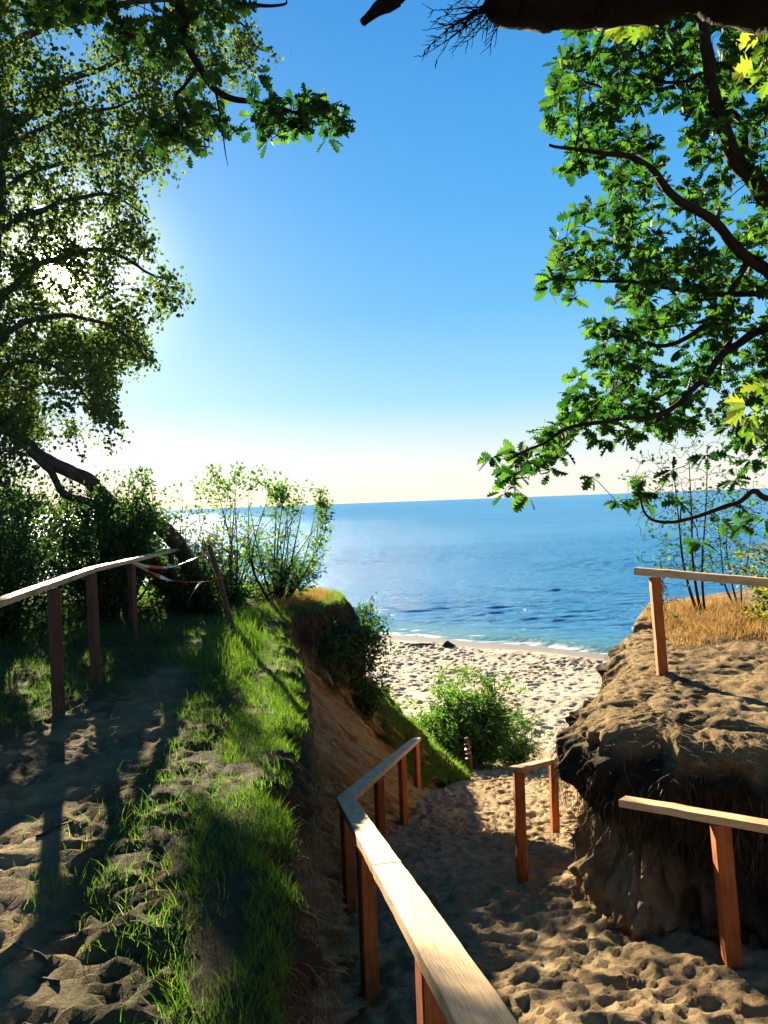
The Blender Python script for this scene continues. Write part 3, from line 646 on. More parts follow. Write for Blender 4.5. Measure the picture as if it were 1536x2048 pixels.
def lit(pos):
    keep = np.ones(len(pos), bool)
    for p, r in GAPS:
        q = pos-p; a = q@SUNV; dd = np.linalg.norm(q-a[:, None]*SUNV, axis=1); r2 = r*(1+.35*fbm(pos[:, 0]*3, pos[:, 2]*3, o=2))
        keep &= ~((a > 0) & (dd < r2) & (rng.uniform(0, 1, len(pos)) < .9))
    return keep
def leaf_template(kind):
    if kind == 'oak':
        ys_ = [0, .12, .20, .30, .38, .52, .60, .74, .82, .92, 1.0]; ws = [.015, .10, .22, .10, .34, .13, .36, .14, .24, .10, .0]
        lag = [0, 0, .05, 0, .07, 0, .08, 0, .06, 0, 0]
    elif kind == 'maple':
        ys_ = [0, .10, .22, .34, .42, .56, .70, .80, 1.0]; ws = [.015, .30, .14, .52, .20, .46, .14, .20, .0]; lag = [0, .05, 0, .16, 0, .2, 0, .05, 0]
    elif kind == 'aspen':
        ys_ = [0, .25, .6, 1.0]; ws = [.10, .46, .40, .0]; lag = [0]*4
    elif kind == 'bush':
        ys_ = [0, .35, .7, 1.0]; ws = [.04, .30, .24, .0]; lag = [0]*4
    else:
        ys_ = [0, .4, 1.0]; ws = [.03, .13, .0]; lag = [0]*3
    n = len(ys_); V = []; 
    for y, w, l in zip(ys_, ws, lag):
        c = -.10*y*y
        V += [(0, y, c), (-w, y+l, c+w*.28), (w, y+l, c+w*.28)]
    V = np.array(V); T = []
    for i in range(n-1):
        a, b = 3*i, 3*i+3
        if i == n-2: T += [(a, b, a+1), (a, a+2, b)]
        else: T += [(a, b, b+1), (a, b+1, a+1), (a, a+2, b+2), (a, b+2, b)]
    return V, np.array(T)
TPL = {k: leaf_template(k) for k in ('oak', 'maple', 'aspen', 'bush', 'willow')}
def nrm(a): return a/(np.linalg.norm(a, axis=-1, keepdims=True)+1e-9)
def leaf_frames(dirs, upw=.8):
    n = len(dirs); y = nrm(dirs); ref = nrm(rng.normal(0, 1, (n, 3))*(1-upw)+np.array([0, 0, 1])*upw)
    x = nrm(np.cross(y, ref)); z = np.cross(x, y); return np.stack([x, y, z], -1)       # columns
def leaves_mb(mb, kind, pos, dirs, size, upw=.5):
    V, T = TPL[kind]; R = leaf_frames(dirs, upw); n = len(pos)
    v = np.einsum('nij,kj->nki', R, V)*size[:, None, None]+pos[:, None, :]
    t = T[None]+(np.arange(n)*len(V))[:, None, None]
    mb.add(v.reshape(-1, 3), None, t.reshape(-1, 3), np.repeat(rng.uniform(0, 1, n), len(V)))
    return R
def inpoly(poly, x, y): 
    return sdf(np.array(poly, float), x, y) > 0

class Skel:
    def __init__(s): s.p = []; s.r = []; s.limbs = []
    def limb(s, pts, r0, r1, n=6):
        q = smooth_line(pts, n); q = q+np.stack([fbm(q[:, 0]*3, q[:, 2]*3, o=2, s=k+5) for k in range(3)], 1)*.05*min(1, r0*12)
        rad = np.linspace(r0, r1, len(q)); s.limbs.append((q, rad))
        for a, b in zip(q, rad): s.p.append(a); s.r.append(b)
def grow(sk, cl, twig_r=.010, wig=.12, sag=0.0, steps=4, tipr=.003):
    """joins every leaf cluster to the nearest wood, nearest clusters first"""
    cap = len(sk.p)+len(cl)*steps+4
    Pn = np.zeros((cap, 3)); Rn = np.zeros(cap); m = len(sk.p); Pn[:m] = sk.p; Rn[:m] = sk.r
    cl = np.asarray(cl); d0 = np.array([np.min(((Pn[:m]-c)**2).sum(1)) for c in cl]); chains = []
    for idx in np.argsort(d0):
        c = cl[idx]; d2 = ((Pn[:m]-c)**2).sum(1); j = int(np.argmin(d2)); L = sqrt(d2[j])
        if L < 1e-4: continue
        a = Pn[j]; k = np.arange(steps+1)/steps
        w = rng.normal(0, wig*L, 3); pts = a+(c-a)*k[:, None]+w*(k*(1-k)*2)[:, None]+np.array([0, 0, sag*L])*(k*(1-k)*4)[:, None]
        pts[1:-1] += rng.normal(0, .05*L, (steps-1, 3))
        r0 = min(Rn[j]*.75, twig_r*(.5+L)); r0 = max(r0, tipr*1.3)
        rr = np.linspace(r0, tipr, steps+1); chains.append((pts, rr))
        Pn[m:m+steps] = pts[1:]; Rn[m:m+steps] = rr[1:]; m += steps
    return chains

def finish_tree(t, sk, chains, bark, trunk_ids=(0,), nlimb=9, lump=.16, ntw=4):
    for i, (q, rad) in enumerate(sk.limbs):
        mb = MB(); tube(mb, q, 0, 0, nlimb, radii=rad, lump=lump); mb.build('trunk' if i in trunk_ids else 'branch', bark, t)
    mb = MB()
    for pts, rr in chains: tube(mb, pts, 0, 0, ntw, radii=rr)
    mb.build('twigs', bark, t, kind='stuff')

def crown_points(poly, spacing, layers, dfun, holes=(), jit=1.0):
    poly = np.array(poly, float); x0, y0 = poly.min(0); x1, y1 = poly.max(0)
    n = int((x1-x0)*(y1-y0)/spacing**2*layers); px = rng.uniform(x0, x1, n); py = rng.uniform(y0, y1, n)
    k = inpoly(poly, px, py)
    for hx, hy, hr, pr in holes: k &= ~(((px-hx)**2+(py-hy)**2 < hr*hr) & (rng.uniform(0, 1, n) < pr))
    px, py = px[k], py[k]; k2 = fbm(px/90., py/90., o=2, s=77)+rng.normal(0, .25, len(px)) > -.30
    px, py = px[k2], py[k2]; d = dfun(px, py, len(px)); return np.array([P(a, b, c) for a, b, c in zip(px, py, d)])

def project(p):
    p = np.asarray(p); z = p@FW; return CXP+F_PX*(p@RI)/z, CYP-F_PX*(p@UP)/z, z

def oak_foliage(t, cl, centre, size, per, kind, mat, nparts, droop=.25, rad=.10):
    n = len(cl); k = rng.integers(per[0], per[1]+1, n); idx = np.repeat(np.arange(n), k); m = len(idx)
    out = nrm(cl-centre)[idx]; az = rng.normal(0, 1, (m, 3)); az[:, 2] *= .55
    dirs = nrm(nrm(az)*1.0+out*.35+np.array([0, 0, -droop]))
    pos = cl[idx]+nrm(az)*rng.uniform(0, rad*.5, m)[:, None]; sz = rng.uniform(*size, m)
    px, py, dd = project(pos); vis = (px > 0) & (px < 1536) & (py > 0) & (py < 2048) & (dd > .5)
    score = np.where(vis, sz/dd, 0); order = np.argsort(-score); sel = order[:nparts]; rest = order[nparts:]
    mb = MB(); leaves_mb(mb, kind, pos[rest], dirs[rest], sz[rest], .45)
    if len(rest): mb.build('foliage', mat, t, kind='stuff', smooth=False)
    V, T = TPL[kind]; base = MB().add(V, None, T).mesh('leaf', smooth=False); base.materials.append(mat)
    R = leaf_frames(dirs[sel], .45); o0 = np.array(t.location)-[0, 0, ZC]
    for i, s in enumerate(sel):
        ob = bpy.data.objects.new('leaf', base); COL.objects.link(ob); ob.parent = t
        mtx = Matrix(R[i].tolist()).to_4x4() @ Matrix.Diagonal((sz[s], sz[s], sz[s], 1)); mtx.translation = Vector(pos[s]-o0); ob.matrix_local = mtx

def shade_canopy(t, balls, kind, mat, frm, sk_bark):
    # unseen foliage added over and behind the viewer to cut sky light
    mbl = MB(); mbb = MB()
    for bx_, by_, bz_ in balls:
        c = np.array([bx_, by_, bz_], float); n = 1500; v = nrm(rng.normal(0, 1, (n, 3)))*(rng.uniform(0, 1, n)**.4)[:, None]*np.array([2.0, 2.0, 1.3]); pos = c+v
        px, py, dd = project(pos); k = ~((dd > .1) & (px > -30) & (px < 1566) & (py > -30)) ; pos = pos[k]; pos = pos[lit(pos)]
        leaves_mb(mbl, kind, pos, nrm(rng.normal(0, 1, (len(pos), 3))), rng.uniform(.18, .32, len(pos)), .4)
        a = np.array(frm, float); mid_p = (a+c)/2+[0, 0, .6]; tube(mbb, smooth_line([a, mid_p, c], 5), .07, .02, 6)
    mbl.build('foliage', mat, t, kind='stuff', smooth=False); mbb.build('shade_branches', M[sk_bark], t)
# ---- right oak
tb = np.array([6.2, 8.2, gz(6.2, 8.2)-.1])
t = empty('oak_tree', tb, 'tall leafy oak on the right bank with lobed leaves and forked limbs', 'oak tree')
sk = Skel()
sk.limb([tb, (6.3, 8.2, -.6), (6.2, 8.1, .8), P(1700, 640, 8.1), P(1580, 450, 7.8), P(1500, 345, 7.6), P(1452, 270, 7.4), P(1422, 150, 7.2), P(1404, 20, 7.1), P(1390, -90, 7.0)], .15, .034)
sk.limb([(6.25, 8.15, -.2), P(1800, 830, 8.1), P(1640, 640, 8.0), P(1560, 572, 7.8), P(1500, 515, 7.6), P(1432, 452, 7.4), P(1370, 408, 7.2), P(1312, 348, 7.1), P(1252, 316, 7.0), P(1180, 306, 6.9), P(1105, 286, 6.8)], .085, .012)
sk.limb([(6.25, 8.15, -.4), P(1760, 760, 8.2), P(1600, 625, 8.0), P(1536, 648, 7.9), P(1470, 690, 7.7), P(1445, 712, 7.6), P(1400, 765, 7.4), P(1330, 825, 7.2), P(1240, 838, 7.0), P(1150, 850, 6.9), P(1060, 900, 6.8), P(1015, 925, 6.7)], .06, .008)
sk.limb([(6.25, 8.2, -.8), P(1800, 950, 7.9), P(1620, 990, 7.4), P(1536, 998, 7.2), P(1508, 982, 7.1), P(1475, 1005, 7.0), P(1400, 1030, 6.9), P(1335, 1042, 6.8), P(1295, 1030, 6.8), P(1270, 985, 6.7)], .04, .007)
sk.limb([(6.2, 8.15, .2), P(1750, 600, 8.5), P(1560, 590, 8.5), P(1440, 590, 8.3), P(1320, 575, 8.1), P(1200, 560, 7.9), P(1090, 560, 7.7)], .05, .008)
sk.limb([P(1560, 440, 7.8), P(1500, 330, 8.4), P(1480, 240, 8.6), P(1380, 175, 8.6), P(1260, 190, 8.4), P(1150, 160, 8.2)], .05, .010)
sk.limb([P(1560, 440, 7.8), P(1570, 220, 8.0), P(1500, 165, 7.8), P(1440, 130, 7.6), P(1360, 165, 7.5), P(1280, 150, 7.4)], .045, .010)
sk.limb([P(1500, 515, 7.6), P(1420, 640, 7.7), P(1330, 690, 7.7), P(1260, 670, 7.6), P(1200, 650, 7.5)], .035, .008)
sk.limb([P(1445, 712, 7.6), P(1462, 660, 8.0), P(1400, 645, 8.0), P(1300, 660, 7.9)], .03, .008)
crown_r = [(1150, 45), (1110, 150), (1100, 250), (1140, 300), (1100, 350), (1150, 400), (1120, 470), (1060, 555), (1110, 600), (1190, 620), (1195, 720), (1130, 780), (1120, 840), (1060, 880), (1020, 920), (1000, 970), (1030, 990), (1090, 960), (1130, 930), (1200, 900), (1250, 880), (1300, 860), (1420, 850), (1460, 900), (1700, 930), (1900, 600), (1900, -100), (1200, -100)]
holes = [(1150, 215, 25, 1), (1180, 370, 40, .9), (1210, 440, 30, .8), (1210, 600, 45, .9), (1370, 700, 48, .85), (1400, 620, 30, .7), (1440, 800, 30, .7), (1360, 240, 35, .7), (1480, 420, 40, .7), (1100, 300, 30, .8), (1090, 440, 30, .8), (1330, 480, 30, .7), (1280, 250, 28, .8), (1330, 600, 25, .8), (1480, 690, 30, .8)]
dfr = lambda px, py, n: 6.7+rng.uniform(0, 2.4, n)+np.clip((px-1100)/400, 0, 1)*.5
cl = crown_points(crown_r, 29, 2.6, dfr, holes)
low = [P(a, b, c) for a, b, c in ((1235, 1005, 6.8), (1290, 960, 6.7), (1310, 985, 6.8), (1280, 1000, 6.9), (1480, 1050, 7.0), (1500, 1030, 6.9), (1440, 1040, 6.9), (1530, 1040, 7), (1360, 1005, 6.8), (1345, 940, 6.8), (1410, 910, 6.9), (985, 915, 6.7), (1010, 985, 6.7), (1055, 995, 6.75), (1185, 955, 6.8), (1400, 1085, 6.9), (1500, 920, 7), (1470, 960, 7))]
cl = np.concatenate([cl, low])
ch = grow(sk, cl, .012, .14, .05)
finish_tree(t, sk, ch, M['bark'])
shade_canopy(t, [(7.5, 7, 5), (6.5, 3, 5.5), (5.5, 0, 5.2), (3, -1, 5.6), (9, 3, 4.2), (7.5, -2, 3.5), (10, 7, 3)], 'oak', M['oak'], (6.25, 8.2, 3), sk_bark='bark')
oak_foliage(t, cl, np.array([5, 8.5, 1.5]), (.09, .17), (7, 12), 'oak', M['oak'], 300)

# ---- yellow-green maple shoots, nearer, at the right edge and top
tb = np.array([4.3, 4.4, gz(4.3, 4.4)])
t = empty('maple_sapling', tb, 'slender maple with large sunlit yellow-green leaves at the right edge', 'maple tree')
sk = Skel()
sk.limb([tb, (4.1, 4.5, -1.2), (3.7, 4.6, .2), P(1900, 500, 4.7), P(1700, 200, 4.6), P(1580, 0, 4.5), P(1400, -60, 4.4), P(1290, -10, 4.3)], .05, .008)
sk.limb([(3.95, 4.55, -.7), P(1800, 900, 4.7), P(1640, 810, 4.6), P(1545, 800, 4.5)], .02, .006)
sk.limb([P(1700, 200, 4.6), P(1600, 130, 4.6), P(1530, 110, 4.5)], .015, .005)
cl = np.array([P(a, b, c) for a, b, c in ((1255, 30, 4.3), (1275, 45, 4.35), (1245, 55, 4.3), (1300, 20, 4.4), (1320, 55, 4.5), (1525, 60, 4.5), (1530, 90, 4.5), (1515, 130, 4.6), (1540, 150, 4.5), (1500, 815, 4.5), (1520, 775, 4.5), (1490, 835, 4.55), (1535, 830, 4.5), (1530, 860, 4.6), (1545, 900, 4.5), (1560, 780, 4.6), (1600, 820, 4.6), (1620, 120, 4.6), (1600, 40, 4.5))])
ch = grow(sk, cl, .008, .1, 0)
finish_tree(t, sk, ch, M['bark_warm'], nlimb=7)
oak_foliage(t, cl, np.array([4.5, 4.6, 1.0]), (.09, .15), (4, 6), 'maple', M['maple'], 110, .5, .12)

# ---- dark leaning trunk overhead and its dead twigs
tb = np.array([5.2, 2.6, gz(5.2, 2.6)-.1])
t = empty('leaning_tree', tb, 'dark leaning trunk crossing the top right corner, bare twigs at its broken end', 'tree trunk')
sk = Skel()
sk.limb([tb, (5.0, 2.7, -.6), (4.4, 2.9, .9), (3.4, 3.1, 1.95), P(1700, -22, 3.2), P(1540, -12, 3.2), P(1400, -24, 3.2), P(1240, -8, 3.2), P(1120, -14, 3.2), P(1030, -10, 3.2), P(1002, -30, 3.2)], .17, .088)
ch = []
for px, py in ((840, 112), (872, 120), (855, 62), (882, 32), (938, 82), (905, 104), (862, 88), (968, 62), (905, 14), (848, 100), (930, 48), (980, 88), (890, 60), (866, 20)):
    a = P(1012, -2, 3.2)+rng.normal(0, .012, 3); e = P(px, py, 3.2+rng.uniform(-.08, .08)); k_ = np.linspace(0, 1, 9)[:, None]; sagv = np.array([0, 0, rng.uniform(-.02, .06)])
    line = a+(e-a)*k_+sagv*(k_*(1-k_)*4)+rng.normal(0, .0035, (9, 3))*(k_ > 0); ch.append((line, np.linspace(.0055, .0014, 9)))
    dr_ = nrm(e-a)
    for q_ in range(13):
        i_ = rng.integers(2, 9); L = rng.uniform(.025, .085)*(1.2-.5*i_/9); an_ = rng.choice([-1, 1])*rng.uniform(.35, .8)
        sd = np.array([dr_[0]*cos(an_)-dr_[2]*sin(an_), dr_[1]+rng.normal(0, .3), dr_[0]*sin(an_)+dr_[2]*cos(an_)]); p_ = line[i_]; kk_ = np.linspace(0, 1, 4)[:, None]
        ch.append((p_+sd*L*kk_+rng.normal(0, .002, (4, 3))*(kk_ > 0), np.linspace(.0022, .0010, 4)))
finish_tree(t, sk, ch, M['bark_silhouette'], nlimb=16, lump=.35)
# broken branch at top centre
br = [P(900, -150, 4.0), P(840, -50, 4.0), P(792, 0, 4.0), P(760, 14, 4.0), P(728, 44, 4.0)]
def top_oak():
    tb = np.array([-5.2, 4.2, gz(-5.2, 4.2)-.1])
    t = empty('oak_tree', tb, 'oak reaching in from the upper left with a lobed-leaf branch tip against the blue sky', 'oak tree')
    sk = Skel()
    sk.limb([tb, (-5.1, 4.3, 1), (-4.8, 4.5, 3.2), (-3.6, 5.2, 5.2), (-2.0, 5.8, 5.75), (-.9, 5.9, 5.6)], .20, .06)
    sk.limb([(-2.4, 5.7, 5.7), P(340, -20, 5.8), P(365, 70, 5.8), P(400, 130, 5.8), P(440, 185, 5.8), P(500, 205, 5.8), P(560, 212, 5.8), P(610, 230, 5.8), P(665, 240, 5.8)], .042, .006)
    sk.limb([P(400, 130, 5.8), P(370, 170, 5.7), P(352, 195, 5.7), P(365, 250, 5.7), P(372, 285, 5.7), P(420, 295, 5.7)], .016, .005)
    sk.limb([P(430, 175, 5.8), P(445, 260, 5.8), P(450, 300, 5.8), P(456, 332, 5.8)], .009, .002)
    sk.limb([(-1.4, 5.85, 5.7), P(430, -80, 5.6), P(470, 0, 5.6), P(520, 10, 5.6), P(568, 8, 5.6), P(570, -5, 5.6)], .03, .003)
    poly = [(380, -60), (350, 60), (390, 130), (470, 130), (540, 160), (600, 180), (650, 195), (685, 240), (665, 275), (610, 290), (570, 240), (540, 290), (490, 240), (450, 250), (430, 300), (380, 300), (300, 270), (300, 240), (400, 215), (400, 150), (300, 110), (180, 60), (150, -60)]
    cl = crown_points(poly, 26, 1.9, lambda px, py, n: 5.5+rng.uniform(0, .7, n), [(480, 160, 28, .9), (570, 190, 14, 1)])
    poly2 = [(-300, -300), (540, -300), (540, -40), (480, 20), (380, 80), (220, 40), (-300, 60)]
    cl2 = crown_points(poly2, 38, 3.4, lambda px, py, n: 5.0+rng.uniform(0, 2.2, n))
    cl = np.concatenate([cl, cl2])
    ch = grow(sk, cl, .009, .12, .04)
    finish_tree(t, sk, ch, M['bark'])
    shade_canopy(t, [(-5.5, 2, 5.5), (-7.5, 0, 4), (-3.5, -.5, 5.8), (-1, -1.5, 5.6), (-7, -3.5, 3.5), (-4, -4.5, 4), (0, -4.5, 4.2), (-9, 3, 3.5), (-2, -6, 1.8), (3, -6, 2.2), (.5, -7, 4)], 'oak', M['oak'], (-4.8, 4.4, 3.4), sk_bark='bark')
    oak_foliage(t, cl, np.array([-3.5, 5.5, 3]), (.085, .14), (5, 8), 'oak', M['oak'], 300)
top_oak()
tb2 = np.array([2.6, 2.2, 0])
mb = MB(); tube(mb, smooth_line([(5.4, 2.9, 4.6), (3.4, 3.4, 4.3), (1.5, 3.9, 3.35), P(840, -50, 4.0), P(792, -4, 4.0), P(758, 16, 4.0), P(724, 46, 4.0)], 7), .09, .022, 9, lump=.4)
br_t = empty('dead_branch', P(792, -4, 4.0), 'broken dark branch stub poking down from the top edge near the middle', 'branch')
mb.build('stub', M['bark_silhouette'], br_t)

# ---- leaning aspen on the left
tb = P(405, 1190, 13.5); tb = np.array([tb[0], 13.5, gz(tb[0], 13.5)-.15])
t = empty('aspen_tree', tb, 'large leaning aspen at left with drooping small round leaves and the sun behind it', 'aspen tree')
sk = Skel()
A = lambda px, py, d: P(px, py, d)
sk.limb([tb, A(385, 1130, 13.3), A(345, 1078, 13.0), A(300, 1040, 12.8), A(230, 1012, 12.6), A(195, 985, 12.5), A(170, 955, 12.4), A(120, 932, 12.3), A(75, 905, 12.2), A(30, 870, 12.1), A(-20, 800, 12.0), A(-40, 690, 12.0), A(-15, 560, 12.0), A(0, 420, 12), A(6, 300, 12.1), A(14, 260, 12.2), A(-20, 120, 12.2), A(-60, -60, 12.2)], .15, .06)
sk.limb([A(235, 1015, 12.6), A(180, 1005, 12.3), A(125, 985, 12.1), A(105, 950, 12.0), A(85, 925, 12.0), A(40, 880, 11.9), A(-40, 850, 11.8)], .065, .045)
sk.limb([A(14, 262, 12.2), A(60, 228, 12), A(110, 170, 11.8), A(170, 148, 11.7), A(240, 118, 11.6), A(280, 85, 11.5)], .085, .02)
sk.limb([A(5, 300, 12.1), A(70, 262, 12), A(140, 232, 12), A(230, 215, 12), A(290, 190, 12)], .05, .012)
sk.limb([A(-30, 640, 12), A(40, 560, 12.2), A(110, 520, 12.4), A(200, 500, 12.5), A(290, 540, 12.6), A(350, 570, 12.6)], .07, .010)
sk.limb([A(-40, 720, 12), A(20, 660, 11.8), A(100, 630, 11.6), A(190, 640, 11.5), A(270, 680, 11.5), A(298, 730, 11.5)], .06, .008)
sk.limb([A(-30, 790, 12), A(10, 740, 12), A(60, 720, 12), A(120, 740, 12), A(170, 790, 12), A(210, 850, 12)], .05, .008)
sk.limb([A(-10, 470, 12), A(60, 430, 11.8), A(140, 400, 11.7), A(220, 390, 11.6), A(300, 440, 11.6)], .06, .010)
sk.limb([A(-5, 400, 12), A(60, 345, 12.3), A(160, 320, 12.4), A(260, 300, 12.4), A(340, 310, 12.4)], .05, .010)
sk.limb([A(-20, 120, 12.2), A(80, 60, 12), A(200, 20, 12), A(330, 0, 12), A(450, 30, 12), A(530, 90, 12)], .07, .010)
sk.limb([A(-40, 700, 12), A(-150, 560, 12.3), A(-260, 420, 12.3), A(-360, 300, 12.3)], .09, .02)
sk.limb([A(-40, 800, 12), A(-160, 760, 12.3), A(-280, 700, 12.3), A(-400, 680, 12.3)], .09, .02)
crown_l = [(-450, -120), (420, -120), (470, 20), (545, 80), (530, 120), (480, 130), (440, 170), (420, 250), (350, 290), (345, 310), (285, 350), (300, 400), (265, 430), (300, 455), (320, 520), (372, 570), (335, 610), (325, 640), (300, 610), (270, 620), (300, 690), (305, 735), (262, 705), (225, 700), (232, 770), (222, 870), (185, 800), (140, 790), (150, 860), (165, 900), (100, 900), (-60, 970), (-450, 930)]
holes = [(112, 560, 26, .9), (70, 545, 16, .6), (60, 760, 42, .75), (120, 700, 30, .7), (40, 690, 25, .7), (175, 440, 18, .8), (90, 640, 18, .7), (180, 690, 22, .7), (250, 560, 14, .7), (90, 60, 30, .7), (170, 90, 26, .7), (30, 800, 22, .6), (140, 350, 14, .8), (200, 330, 14, .8), (215, 740, 20, .8), (160, 760, 25, .8)]
cl = crown_points(crown_l, 24, 2.6, lambda px, py, n: 11.0+rng.uniform(0, 2.6, n), holes)
back = [(60, 660), (150, 620), (230, 660), (290, 640), (300, 735), (262, 715), (228, 730), (232, 800), (222, 872), (190, 850), (160, 800), (150, 870), (90, 880), (0, 840), (-60, 760)]  # rear crown layer added for the shade it casts on the grass strip
sk.limb([A(-20, 800, 12.0), A(40, 780, 14.0), A(110, 760, 15.5), A(190, 770, 16.2)], .06, .02)
cl = np.concatenate([cl, crown_points(back, 22, 5.0, lambda px, py, n: 14.2+rng.uniform(0, 2.6, n)), crown_points([(x_, y_-160) for x_, y_ in back], 24, 1.2, lambda px, py, n: 14.0+rng.uniform(0, 2, n), [(112, 560, 28, .9)])])
ch = grow(sk, cl, .012, .12, -.02, 4, .0035)
finish_tree(t, sk, ch, M['bark_pale'], lump=.2)
n = len(cl); per = 22; idx = np.repeat(np.arange(n), per); m = len(idx); k = np.tile(np.linspace(0, 1, per), n)
swing = rng.normal(0, .12, (n, 3)); swing[:, 2] = -np.abs(rng.normal(.26, .10, n))
pos = cl[idx]+swing[idx]*k[:, None]+rng.normal(0, .075, (m, 3)); dirs = nrm(rng.normal(0, 1, (m, 3))+np.array([0, 0, -.8]))
kk = lit(pos); pos = pos[kk]; dirs = dirs[kk]; m = len(pos)
mb = MB(); leaves_mb(mb, 'aspen', pos, dirs, rng.uniform(.045, .085, m), .15); mb.build('foliage', M['aspen'], t, kind='stuff', smooth=False)

# ------------------------------------------------------------------ bushes
def bush(name, x, y, h, r, nst, nl, kind, mat, label, cat, size, group=None, open_=0.0, lean=(0, 0), bark='bark', base_z=None, shape=1.0, lay=1):
    z0 = gz(x, y) if base_z is None else base_z
    b = np.array([x, y, z0]); t = empty(name, b, label, cat, group)
    tips = []; mbs = MB()
    for i in range(nst):
        a = rng.uniform(0, 2*pi); rr_ = r*sqrt(rng.uniform(.05, 1)); hh = h*(1-.35*(rr_/r)**2*shape)*rng.uniform(.75, 1.05)
        tip = b+np.array([cos(a)*rr_+lean[0], sin(a)*rr_+lean[1], hh]); p0 = b+np.array([cos(a), sin(a), 0])*r*.15*rng.uniform(0, 1)-[0, 0, .1]
        mid1 = p0*.6+tip*.4+rng.normal(0, .06*h, 3)*[1, 1, .3]; line = smooth_line([p0, mid1, tip], 4)
        tube(mbs, line, .010+.006*h, .003, 5)
        nb = 7
        for q_ in range(nb):
            s0 = line[int(len(line)*rng.uniform(.25 if not open_ else .45, .98))]; e = s0+rng.normal(0, .16*r+.06*h, 3)*[1, 1, .7]+[0, 0, .05*h]; e[2] = max(e[2], z0+.05)
            tube(mbs, smooth_line([s0, (s0+e)/2+rng.normal(0, .02, 3), e], 3), .006, .002, 3); tips.append((s0, e))
    mbs.build('stems', M[bark], t)
    tp = np.array(tips); k = rng.integers(0, len(tp), nl); f = rng.uniform(.15, 1.1, nl)
    pos = tp[k, 0]+(tp[k, 1]-tp[k, 0])*f[:, None]+rng.normal(0, .05*sqrt(h), (nl, 3)); pos[:, 2] = np.maximum(pos[:, 2], z0+.03)
    kk = lit(pos) | (rng.uniform(0, 1, nl) < (.14 if name == 'sapling' else 0)); pos = pos[kk]; k = k[kk]; nl = len(pos)
    dirs = nrm(tp[k, 1]-tp[k, 0]+rng.normal(0, .6*r*.3+.1, (nl, 3))+[0, 0, .02])
    mb = MB(); leaves_mb(mb, kind, pos, dirs, rng.uniform(*size, nl), .4); mb.build('foliage', mat, t, kind='stuff', smooth=False); return t
G = 'bushes behind the left handrail'
bush('bush', -3.3, 12.8, 1.5, .75, 24, 5000, 'bush', M['bush'], 'low dark bush hiding the foot of the leaning aspen trunk at the handrail end', 'bush', (.05, .08), G)
bush('bush', -2.95, 12.4, .95, .5, 20, 2600, 'bush', M['bush'], 'small shaded bush between the handrail end and the leaning stake', 'bush', (.045, .07), G)
bush('bush', -2.0, 14.3, .9, .75, 24, 3600, 'bush', M['bush'], 'low dark undergrowth below the two airy saplings on the headland', 'bush', (.045, .075))
bush('bush', -1.15, 13.2, 1.2, .5, 20, 3000, 'bush', M['bush'], 'dark green growth draped on the headland face nearest the grass edge', 'bush', (.045, .075), base_z=-3.2, lean=(.05, -.15))
bush('bush', -.75, 13.6, 1.2, .5, 20, 3200, 'bush', M['bush'], 'dark green growth draped on the middle of the headland face', 'bush', (.045, .075), base_z=-3.3, lean=(.1, -.15))
bush('bush', -6.9, 8.2, 2.0, 1.2, 30, 6500, 'bush', M['bush'], 'dark bush cut off by the left edge behind the near end of the weathered handrail', 'bush', (.05, .09), G)
bush('bush', -4.9, 9.4, 1.85, 1.0, 30, 6500, 'bush', M['bush'], 'dense bush just left of the nearest handrail post', 'bush', (.05, .08), G)
bush('bush', -5.6, 11.5, 2.5, 1.3, 34, 8000, 'bush', M['bush'], 'tall bush under the aspen at left with the low sun glinting through', 'bush', (.05, .085), G)
bush('bush', -8.2, 12.0, 2.6, 1.5, 30, 6000, 'bush', M['bush'], 'large bush below the aspen crown at the far left edge', 'bush', (.05, .09), G)
bush('bush', -4.3, 11.6, 1.95, .95, 30, 7000, 'bush', M['bush'], 'dark bush behind the second and third posts of the left handrail', 'bush', (.05, .08), G)
bush('bush', -3.9, 14.2, 1.75, 1.1, 30, 7000, 'bush', M['bush'], 'shaded bush at the foot of the leaning aspen trunk', 'bush', (.05, .085), G)
bush('bush', -2.95, 15.0, 1.35, .9, 26, 5000, 'bush', M['bush'], 'dark bush behind the barrier tape and the leaning stake', 'bush', (.05, .08), G)
bush('bush', -5.6, 14.6, 2.4, 1.3, 30, 6500, 'bush', M['bush'], 'bush with reddish light behind it beyond the left handrail', 'bush', (.05, .085), G)
bush('bush', -7.6, 15.5, 2.7, 1.6, 34, 8000, 'bush', M['bush'], 'broad bush farthest back at left beneath the aspen, against the glittering sea', 'bush', (.06, .10), G)
bush('bush', -6.6, 10.0, 1.9, 1.2, 30, 7000, 'bush', M['bush'], 'bush between the left frame edge and the nearest handrail post', 'bush', (.05, .09), G)
x_ = P(235, 1000, 14.8)
x_ = P(238, 1000, 12.4)
bush('sapling', x_[0], 12.4, 2.6, .62, 16, 5200, 'bush', M['bush'], 'thin leafy sapling rising above the leaning aspen trunk', 'sapling', (.05, .09), open_=1, bark='bark_warm')
bush('sapling', -2.85, 13.8, 2.45, .6, 12, 4500, 'bush', M['willow'], 'airy sapling behind the leaning stake, left of its twin, against the sea', 'sapling', (.05, .085), 'airy saplings on the headland')
bush('sapling', -2.0, 13.9, 2.45, .8, 17, 10500, 'bush', M['willow'], 'larger airy sapling with fanned stems on the headland against the sea', 'sapling', (.05, .085), 'airy saplings on the headland', lean=(.28, 0))
bush('bush', -.62, 14.3, 1.25, .45, 18, 3200, 'bush', M['bush'], 'dark shrub clinging to the eroded headland edge above the beach', 'bush', (.05, .08), base_z=-3.2, lean=(.12, -.1))
